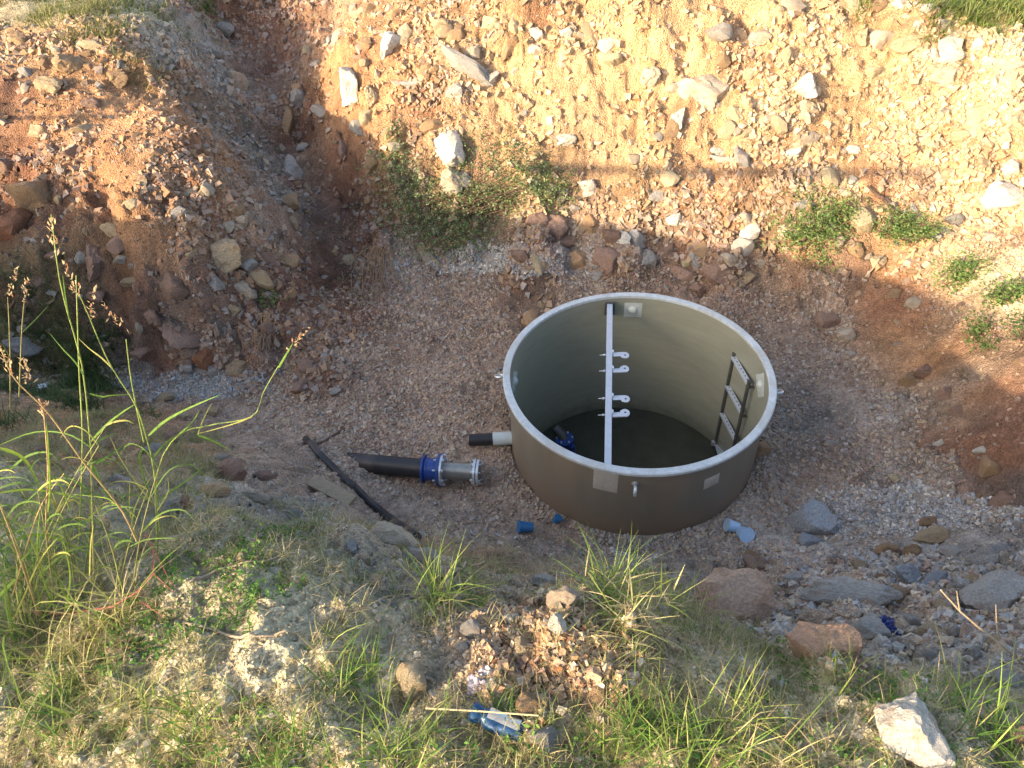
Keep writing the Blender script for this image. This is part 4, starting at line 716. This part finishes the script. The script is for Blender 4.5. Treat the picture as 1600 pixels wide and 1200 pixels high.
grassfield('dry_grass', cen, 12, (.03, .13), (.001, .0025), .03, [(.50, .42, .24), (.40, .31, .17), (.33, .25, .14)], None, 'dry bleached grass litter between the green tufts', el=(.0, .7))
# small round leaved weeds near the ground
def leaflets(B, s, pal, nl=5, w=None):
    n = len(B); nb = np.repeat(B, nl, 0)+np.c_[rng.normal(0, 1, (n*nl, 3))]*np.repeat(s, nl)[:, None]*1.1; nb[:, 2] = np.maximum(nb[:, 2], zat(nb[:, 0], nb[:, 1])+.003); m = n*nl; ss = np.repeat(s, nl)*rng.uniform(.6, 1.2, m)
    Rm = rotm(m); nrmz = Rm[:, :, 2]; q = np.array([[-.9, 0, 0], [-.35, .42, .08], [.35, .42, .1], [1, 0, 0], [.35, -.42, .1], [-.35, -.42, .08]])
    V = np.einsum('nij,kj->nki', Rm, q)*ss[:, None, None]; V[:, :, 2] *= .7; V += nb[:, None]; Fc = (np.array([(0, 1, 2, 3), (0, 3, 4, 5)])[None]+6*np.arange(m)[:, None, None]).reshape(-1, 4)
    return V.reshape(-1, 3), Fc, np.repeat(blend(m, pal, w), 6, 0)
gw = pxdens([(200, 890, 390, 1000, 1), (0, 1050, 220, 1150, .4), (350, 1120, 520, 1240, .7), (1250, 1060, 1400, 1240, .8), (1450, 1100, 1560, 1240, .9), (620, 1150, 900, 1240, .5), (1040, 1100, 1300, 1240, .4)])
X = sample(700, [4], ybox=(.3, 4), xbox=(-3.5, 3), dens=gw, m=60); B = np.c_[X, zat(X[:, 0], X[:, 1])+rng.uniform(.01, .045, len(X))]
V, Fc, c = leaflets(B, rng.uniform(.006, .013, len(B)), [(.10, .22, .04), (.15, .27, .06), (.08, .17, .04)], 6); tag(npobj('ground_cover', V, Fc, LEAF, c), 'low bright green leafy weeds creeping over the near ground', 'weeds', kind='stuff')
# grass on the plateaus and in the hollow at the left
X = sample(1700, [5, 2, 1], ybox=(6, 12), xbox=(-7, 7), dens=pxdens([(1450, -60, 1680, 42, 1), (1530, 30, 1680, 55, .8)]), m=90); cen = np.c_[X, zat(X[:, 0], X[:, 1])]
grassfield('grass', cen, 9, (.06, .2), (.006, .014), .05, [(.13, .22, .05), (.20, .27, .08), (.34, .32, .14)], None, 'sunlit green grass on the plateau at the upper right corner', seg=2)
X = sample(1500, [5, 2], ybox=(6, 12), xbox=(-7, 0), dens=pxdens([(-60, -60, 240, 32, 1), (200, -30, 290, 90, .5), (130, 10, 240, 60, .25)]), m=90); cen = np.c_[X, zat(X[:, 0], X[:, 1])]
grassfield('grass', cen, 8, (.05, .17), (.006, .013), .05, [(.11, .16, .04), (.22, .24, .08), (.38, .32, .16)], None, 'patchy green and straw grass on the plateau at the upper left', seg=2)
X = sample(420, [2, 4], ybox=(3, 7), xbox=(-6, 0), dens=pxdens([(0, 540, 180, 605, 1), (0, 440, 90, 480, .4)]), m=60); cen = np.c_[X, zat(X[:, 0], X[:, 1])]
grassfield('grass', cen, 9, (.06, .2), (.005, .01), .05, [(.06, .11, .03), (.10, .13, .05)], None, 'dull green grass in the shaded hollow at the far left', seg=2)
X = sample(1100, [2, 3, 0, 4], ybox=(1.8, 8), dens=pxdens([(480, 440, 620, 560, .8), (380, 480, 460, 600, .4), (860, 840, 1060, 900, .8), (560, 850, 900, 920, .9), (1100, 880, 1300, 950, .4), (560, 360, 640, 470, .7)]), m=60); cen = np.c_[X, zat(X[:, 0], X[:, 1])]
grassfield('dry_grass', cen, 5, (.03, .16), (.0018, .004), .04, [(.40, .28, .16), (.28, .17, .10), (.45, .36, .22)], None, 'dead straw and rootlets scattered over shaded soil', el=(-.1, .6))

# separate tufts one can point at
def tuft(px, py, hpx, n, pal, label, w=None, spread=.03, wd=(.0022, .005), el=(.7, 1.5), name='grass_tuft', stalks=0):
    q = hit(px, py); s = np.dot(q-np.array([0, 0, H]), fw)/F; Lh = hpx*s*.95; n = int(n*1.7); root = tag(empty(name, q), label, 'grass tuft')
    B = np.c_[rng.normal(0, spread, (n, 2)), np.zeros(n)]; B[:, 2] = zat(B[:, 0]+q[0], B[:, 1]+q[1])-q[2]-.004
    B[:, 2] = np.clip(B[:, 2], -.05, .05)
    V, Fq = ribbons(B, None, rng.uniform(.45, 1, n)*Lh, rng.uniform(*wd, n), rng.uniform(.1, 2.0, n), rng.uniform(0, 6.283, n), rng.uniform(*el, n), 5)
    tag(npobj('blades', V, Fq, LEAF, np.repeat(blend(n, pal, w), 12, 0), True, root), kind='stuff')
    n2 = n//2; V, Fq = ribbons(B[:n2]*1.3, None, rng.uniform(.2, .6, n2)*Lh, rng.uniform(.002, .004, n2), rng.uniform(.1, 1.2, n2), rng.uniform(0, 6.283, n2), rng.uniform(.0, .9, n2), 3)
    tag(npobj('dry_blades', V, Fq, LEAF, np.repeat(blend(n2, [(.46, .37, .20), (.38, .28, .15)]), 8, 0), True, root), kind='stuff')
YG = [(.20, .30, .06), (.14, .24, .045), (.34, .36, .12)]; GG = [(.12, .22, .04), (.08, .17, .03), (.2, .27, .06)]; ST = [(.46, .42, .2), (.34, .36, .11), (.5, .42, .24), (.22, .28, .06)]
for a in [(682,935,150,34,YG,'upright yellow green tuft with splayed blades on the lip below the black hose'),
          (948,925,150,46,YG,'bright tall tuft rising in front of the tank wall',None,.035),
          (985,948,95,90,ST,'bushy straw and green tuft right below the tank',None,.07,(.003,.007),(.3,1.4)),
          (1060,955,85,60,ST,'pale dry tuft between the bushy tuft and the reddish boulder',None,.06,(.003,.006),(.3,1.4)),
          (1150,925,75,14,ST,'small bleached sprig in front of the pale blue caps',None,.012,(.004,.008),(.7,1.4)),
          (740,935,60,60,GG+ST,'dull green low tuft right of the upright yellow green tuft',None,.05,(.003,.006),(.2,1.2)),
          (560,1065,110,50,GG,'green tuft left of the cream squared block',None,.04),
          (775,1135,90,24,GG,'thin green tuft growing just above the blue can',None,.02),
          (1010,1140,110,60,GG,'lush green tuft right of the ochre patch',None,.05),
          (1140,1150,150,70,YG+ST,'tall mixed tuft in the lower right middle',None,.06),
          (1075,1190,120,60,GG+YG,'green and yellow tuft at the bottom edge, right of centre',None,.05),
          (960,1180,90,50,GG,'green tuft at the bottom edge below the ochre rock',None,.05),
          (620,1180,120,60,GG+YG,'spiky green tuft at the bottom edge left of the can',None,.05),
          (450,1180,100,55,GG,'green tuft at the bottom edge, left of centre',None,.05),
          (300,1150,110,45,GG+YG,'loose tuft below the sunlit soil on the left',None,.05),
          (80,1120,120,60,GG,'dense green tuft near the bottom left corner',None,.06),
          (45,900,170,60,GG+YG,'tall dense tuft at the left edge beneath the leaning stems',None,.07),
          (215,1110,90,40,YG+ST,'yellowed tuft left of the sunlit soil',None,.05),
          (1510,1120,150,26,YG,'sparse upright tuft right of the white pitted rock',None,.05),
          (1560,1180,100,40,GG,'green tuft in the bottom right corner',None,.05),
          (1330,1070,70,30,ST,'wispy dry tuft below the brown boulder',None,.05),
          (490,820,60,24,GG+ST,'small tuft near the plank on the lip',None,.04),
          (330,25,45,24,GG,'small grass tuft on the upper slope between grey gravel and red soil',None,.05,(.008,.014)),
          (60,985,330,26,YG,'tall upright reedy tuft by the left edge behind the dense green tuft',None,.06,(.004,.008),(1.1,1.54)),
          (200,960,210,22,ST,'thin leaning reedy tuft under the bending grass stem',None,.05,(.003,.006),(1.0,1.5)),
          (120,1030,170,30,ST,'half dry tuft between the red stem and the corner',None,.06,(.003,.006),(.7,1.5)),
          (380,960,50,24,GG,'low green tuft above the curved pale twig',None,.03)]:
    tuft(*a)

# tall grass plants on the left (stems, leaves and seed heads traced where they stand)
def curve(pts, n=14):
    pts = np.array(pts, float); t = np.linspace(0, len(pts)-1, n); o = []
    for u in t:
        i = min(int(u), len(pts)-2); f = u-i; p0 = pts[max(i-1, 0)]; p1 = pts[i]; p2 = pts[i+1]; p3 = pts[min(i+2, len(pts)-1)]
        o.append(.5*((2*p1)+(-p0+p2)*f+(2*p0-5*p1+4*p2-p3)*f*f+(-p0+3*p1-3*p2+p3)*f**3))
    return np.array(o)
def ribbon(pts, w_, col, name, parent, mat=LEAF):
    c = curve(pts, 12); V = []
    for i, p in enumerate(c):
        t = i/11; tg_ = c[min(i+1, 11)]-c[max(i-1, 0)]; v = p+np.array(parent.location)-np.array([0, 0, H]); sd_ = np.cross(tg_, v); sd_ /= np.linalg.norm(sd_)+1e-9; sd_ = sd_*.85+np.array([.3, .4, .2])*.5
        k = .66*w_*(1-t**2.5)*min(1, .4+t*5)/2+.0004; fold = np.cross(tg_, sd_); fold /= np.linalg.norm(fold)+1e-9; V += [p-sd_*k, p+fold*k*.35, p+sd_*k]
    Fq = [(3*i+j, 3*i+j+1, 3*i+4+j, 3*i+3+j) for i in range(11) for j in (0, 1)]
    return npobj(name, np.array(V), np.array(Fq), mat, np.tile(np.array(col)*rng.uniform(.85, 1.15), (len(V), 1)), True, parent)
def tall(label, Y, stems, leaves, heads, col=(.13, .24, .045), scol=(.22, .28, .08)):
    b = aty(stems[0][0][0], stems[0][0][1], Y); root = tag(empty('tall_grass', b), label, 'tall grass'); W = lambda u, v, dy=0: aty(u, v, Y+dy)-b
    for k, s in enumerate(stems):
        dy = rng.uniform(-.05, .05); pts = [W(u, v, dy) for u, v in s]; m = MB().tube(curve(pts, 18), list(np.linspace(.0032, .0012, 18)), 6)
        o = m.build('stem', DRY, root); a = o.data.color_attributes.new('Col', 'FLOAT_COLOR', 'POINT'); c4 = np.ones((len(o.data.vertices), 4)); zz = np.linspace(0, 1, len(c4))[:, None]
        c4[:, :3] = np.array(scol)*(.9+.3*zz)*(1+.15*np.sin(zz*40)); a.data.foreach_set('color', c4.astype(np.float32).ravel())
    for l in leaves:
        pts = [W(u, v, (l[2] if len(l) > 2 else 0)*t) for (u, v), t in zip(l[0], np.linspace(0, 1, len(l[0])))]; ribbon(pts, l[1], col if rng.random() < .7 else (.36, .36, .10), 'leaf', root)
    for hd in heads:
        a = W(*hd[0]); c = W(*hd[1]); V = []; Fq = []; k = 0; nsp = 34
        for i in range(nsp):
            t = rng.random(); p = a*(1-t)+c*t+rng.normal(0, .003+.005*(1-t), 3); d = (c-a); d = d/np.linalg.norm(d)*.8+rng.normal(0, .5, 3); d /= np.linalg.norm(d); s_ = np.cross(d, [.3, .8, .4]); s_ /= np.linalg.norm(s_); L_ = rng.uniform(.010, .02); wv = .0028
            V += [p, p+d*L_*.5+s_*wv, p+d*L_, p+d*L_*.5-s_*wv]; Fq.append((k, k+1, k+2, k+3)); k += 4
        cc = blend(nsp, [(.45, .34, .2), (.34, .16, .10), (.5, .42, .25)]); npobj('seed_head', np.array(V), np.array(Fq), LEAF, np.repeat(cc, 4, 0), False, root)
tall('tallest grass plant, its thin stem reaching highest against the dark bank', 1.75,
     [[(128,930),(140,830),(144,730),(140,680),(131,587),(118,530),(105,486),(92,430),(83,360),(80,335)], [(122,850),(124,831),(129,692),(124,587),(121,500),(119,430)]],
     [([(131,587),(118,566),(98,545),(77,520)],.011,.1),([(144,700),(105,678),(50,676),(-10,700)],.012,.15),([(142,690),(165,665),(190,645),(212,631)],.010,-.1),([(140,700),(155,688),(182,676)],.009,.1),([(108,500),(102,460),(98,430)],.008),
      ([(140,615),(160,620),(172,618),(205,616)],.006,.2),([(144,726),(160,760),(185,800)],.012,.05),([(150,725),(170,712),(196,694)],.009,.1),([(136,900),(160,870),(200,850)],.009,.1),([(132,880),(100,850),(80,800)],.009,.1)], [((88,400),(79,345))])
tall('grass plant with a pale drooping seed head left of the bending stem', 1.85,
     [[(246,900),(244,794),(240,730),(225,670),(210,629),(178,580),(158,540),(139,494),(124,460)], [(225,690),(214,640),(204,587),(197,530)]],
     [([(178,578),(160,560),(140,545),(122,528)],.012,.1),([(232,681),(255,660),(290,640),(343,617)],.013,-.1),([(240,715),(262,690),(300,668)],.010,.1),([(244,786),(270,766),(300,745),(320,726)],.010,.1),([(244,800),(262,770),(262,745)],.008,0),
      ([(215,845),(203,800),(203,745)],.010,0),([(205,825),(212,790),(236,745)],.010,0),([(225,700),(218,720),(236,780)],.010,0),([(243,790),(225,770),(190,720),(172,682)],.009,.1)], [((124,462),(100,412)),((139,500),(146,452)),((196,522),(158,470))])
tall('grass plant whose single stem leans far right to a reddish seed head', 1.9,
     [[(250,830),(246,740),(277,681),(330,664),(394,651),(412,612),(435,572)]],
     [([(394,651),(360,664),(308,678)],.010),([(309,680),(318,655),(331,630)],.009,.1),([(309,680),(335,690),(360,704)],.009,.1),([(435,575),(446,556),(458,536)],.012,0),([(277,681),(300,660),(312,640)],.008)], [((450,550),(482,512))])
tall('leaning grass plants at the left edge with brown seed heads', 1.55,
     [[(214,846),(188,794),(128,719),(75,645),(22,591),(2,545)], [(80,900),(72,820),(75,740),(70,660),(66,640)], [(60,960),(30,870),(0,790),(-30,740)], [(20,930),(60,800),(100,740)]],
     [([(120,990),(90,900),(40,840),(-10,805)],.014,.1),([(70,900),(40,830),(0,800)],.012,.1),([(75,800),(78,760),(75,690),(72,660)],.012),([(90,960),(60,880),(62,800)],.012),([(-10,940),(30,900),(52,886)],.018,.1),([(50,1000),(90,930),(150,905)],.011,.1),
      ([(30,880),(55,850),(78,812)],.010,.1),([(0,860),(50,835),(110,850),(160,880)],.012,.2),([(0,770),(50,765),(110,775),(160,790)],.008,.2),([(140,900),(142,850),(146,820)],.009),([(20,1000),(10,920),(-5,880)],.014),([(110,800),(95,760),(70,735)],.009),([(188,794),(170,780),(150,776),(92,770)],.008,.1),
      ([(0,1000),(25,960),(60,880),(90,840)],.013,.0),([(100,960),(110,900),(95,830)],.012,0),([(60,900),(110,860),(170,850)],.011,.1),([(0,700),(40,720),(70,780)],.012,.1)], [((18,588),(0,545)),((70,650),(62,628)),((45,600),(34,560))], (.20, .30, .05), (.34, .25, .12))
tall('pair of thin grass stems with red brown heads at the far left', 2.4, [[(16,640),(16,560),(14,500),(12,464)], [(30,620),(34,520),(38,470)]], [([(34,520),(55,500),(75,478)],.008,.1),([(16,560),(5,540),(-8,530)],.008)], [((12,466),(26,420)),((38,470),(42,438))], (.12, .18, .05), (.22, .2, .09))

g3 = random.Random(5)
for lab, Yp, x0, x1, yb, hh, ns in (('leafy green grass clump crowding the left edge at mid height', 1.6, -30, 90, 960, (180, 300), 8), ('fine leafy grass clump between the leaning stems and the clover', 1.65, 90, 230, 940, (120, 240), 8)):
    st = []; lv = []
    for i in range(ns):
        bx = g3.uniform(x0, x1); by = yb+g3.uniform(-40, 30); h_ = g3.uniform(*hh); dx = g3.uniform(-.45, .45)*h_; P4 = [(bx+dx*t**1.6, by-h_*t) for t in (0, .25, .5, .75, 1)]; st.append(P4)
        for t in (1, 2, 2, 3, 3, 4):
            ax_, ay_ = P4[t]; sg = g3.choice((-1, 1)); L_ = g3.uniform(30, 85); lift_ = g3.uniform(.2, .9); lv.append(([(ax_, ay_), (ax_+sg*L_*.35, ay_-L_*lift_*.6), (ax_+sg*L_*.75, ay_-L_*lift_*.75), (ax_+sg*L_, ay_-L_*lift_*g3.uniform(.2, .7))], g3.uniform(.005, .010), g3.uniform(-.12, .12)))
    tall(lab, Yp, st, lv, [], (.10, .18, .04), (.20, .20, .08))

# bushes on the banks
def bush(label, blobs, leaf, n, pal, name='bush', stems=14, out=.14, cat='bush'):
    pos = []; tot = sum(b[2]*b[3]*(b[4] if len(b) > 4 else 1) for b in blobs); root = None
    for b in blobs:
        k = int(n*b[2]*b[3]*(b[4] if len(b) > 4 else 1)/tot); c = hit(b[0], b[1]); s = np.dot(c-np.array([0, 0, H]), fw)/F
        if root is None: root = tag(empty(name, c), label, cat)
        r = rng.normal(0, .42, (k, 2)); U_ = b[0]+r[:, 0]*b[2]; V_ = b[1]+r[:, 1]*b[3]
        d = c+(r[:, :1]*b[2]*s)*RT-(r[:, 1:]*b[3]*s)*(UP*.75+np.array([0, .45, .45])*.6); d[:, 2] = np.maximum(d[:, 2], zat(d[:, 0], d[:, 1]))
        cl = rng.integers(0, max(6, k//26), k); off = rng.normal(0, .05, (max(6, k//26), 3)); off[:, 2] = np.abs(rng.normal(0, out*.6, len(off))); d = d+off[cl]*1.0; d += rng.normal(0, .015, d.shape); gz = zat(d[:, 0], d[:, 1]); d[:, 2] = np.maximum(d[:, 2], gz+.01); pos.append(d)
    pos = np.concatenate(pos); L0 = np.array(root.location); V, Fc, c = leaflets(pos, rng.uniform(leaf*.6, leaf*1.15, len(pos)), pal, 4)
    npobj('foliage', V-L0, Fc, LEAF, c, False, root); m = MB()
    for i in range(stems):
        e = pos[rng.integers(len(pos))]; b0 = pos[rng.integers(len(pos))]*.3+L0*.7; b0[2] = zat(b0[0], b0[1])-.01; mid = (b0+e)/2+rng.normal(0, .03, 3); m.tube([b0-L0, mid-L0, e-L0], [.006, .004, .002], 5)
    m.build('stems', MT['darkbark'], root); return root
DG = [(.15, .25, .09), (.24, .33, .15), (.12, .20, .08), (.32, .36, .20)]; BG = [(.14, .25, .07), (.20, .32, .10), (.11, .20, .06), (.26, .30, .12)]
bush('sprawling grey green thorny bush at the foot of the far bank', [(700,345,110,55,1.2),(640,300,45,42),(615,262,36,28,.8),(800,312,95,32,1.4),(850,300,60,30,1.5),(620,235,20,40,1.2),(590,248,12,12,1),(700,380,90,24,.8),(780,255,90,36,.6),(660,330,60,30)], .016, 3400, DG, stems=120, out=.10)
bush('bright green leafy bush hanging at the shadow edge, right of centre', [(1275,372,66,40,1.3),(1300,345,46,30),(1240,380,50,24),(1280,405,30,16,.7),(1270,325,40,20,.3)], .017, 1150, BG, stems=34, out=.2)
bush('smaller green bush right of the bright green one, by the dark root', [(1415,372,44,24,1.2),(1440,385,40,20),(1400,350,30,20,.6),(1385,375,24,22,.8)], .016, 620, BG, stems=26, out=.2)
bush('small green plant at the bright corner of the right bank, upper left one', [(1495,438,32,26)], .018, 300, BG, stems=6, name='small_plant', cat='plant')
bush('small green plant at the bright corner of the right bank, lower right one', [(1568,472,30,18)], .018, 260, BG, stems=6, name='small_plant', cat='plant')
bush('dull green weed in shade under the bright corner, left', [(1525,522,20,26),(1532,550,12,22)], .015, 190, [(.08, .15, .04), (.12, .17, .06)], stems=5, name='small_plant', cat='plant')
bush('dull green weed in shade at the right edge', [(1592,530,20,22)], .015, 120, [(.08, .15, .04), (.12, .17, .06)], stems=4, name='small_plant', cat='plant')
bush('sprig of green weed among stones on the left slope', [(425,470,16,12)], .014, 60, BG, stems=3, name='small_plant', cat='plant', out=.05)
# hanging roots on the far bank
def rootsobj(px, py, wpx, hpx, n, label, col=MT['root']):
    c = hit(px, py); s = np.dot(c-np.array([0, 0, H]), fw)/F; root = MB()
    for i in range(n):
        a = rng.normal(0, .25)*wpx; b = a+rng.normal(0, .5)*wpx; pts = []
        for t in np.linspace(0, 1, 6):
            q = hit(px+a+(b-a)*t+rng.normal(0, 3), py-hpx/2+hpx*t*rng.uniform(.8, 1)); pts.append(q+np.array([0, -.02, .025])-c)
        root.tube(pts, [.005, .0045, .004, .003, .0025, .002], 4, False)
    return tag(root.build('dry_roots', col, loc=c), label, 'roots')
rootsobj(1165, 300, 48, 70, 46, 'tangle of thin dry roots hanging over the shadow edge of the far bank')
rootsobj(590, 430, 50, 90, 24, 'dry rootlets trailing down the red soil of the gully')
rootsobj(418, 520, 22, 60, 22, 'grey rootlets hanging under the overhang of the left bank')
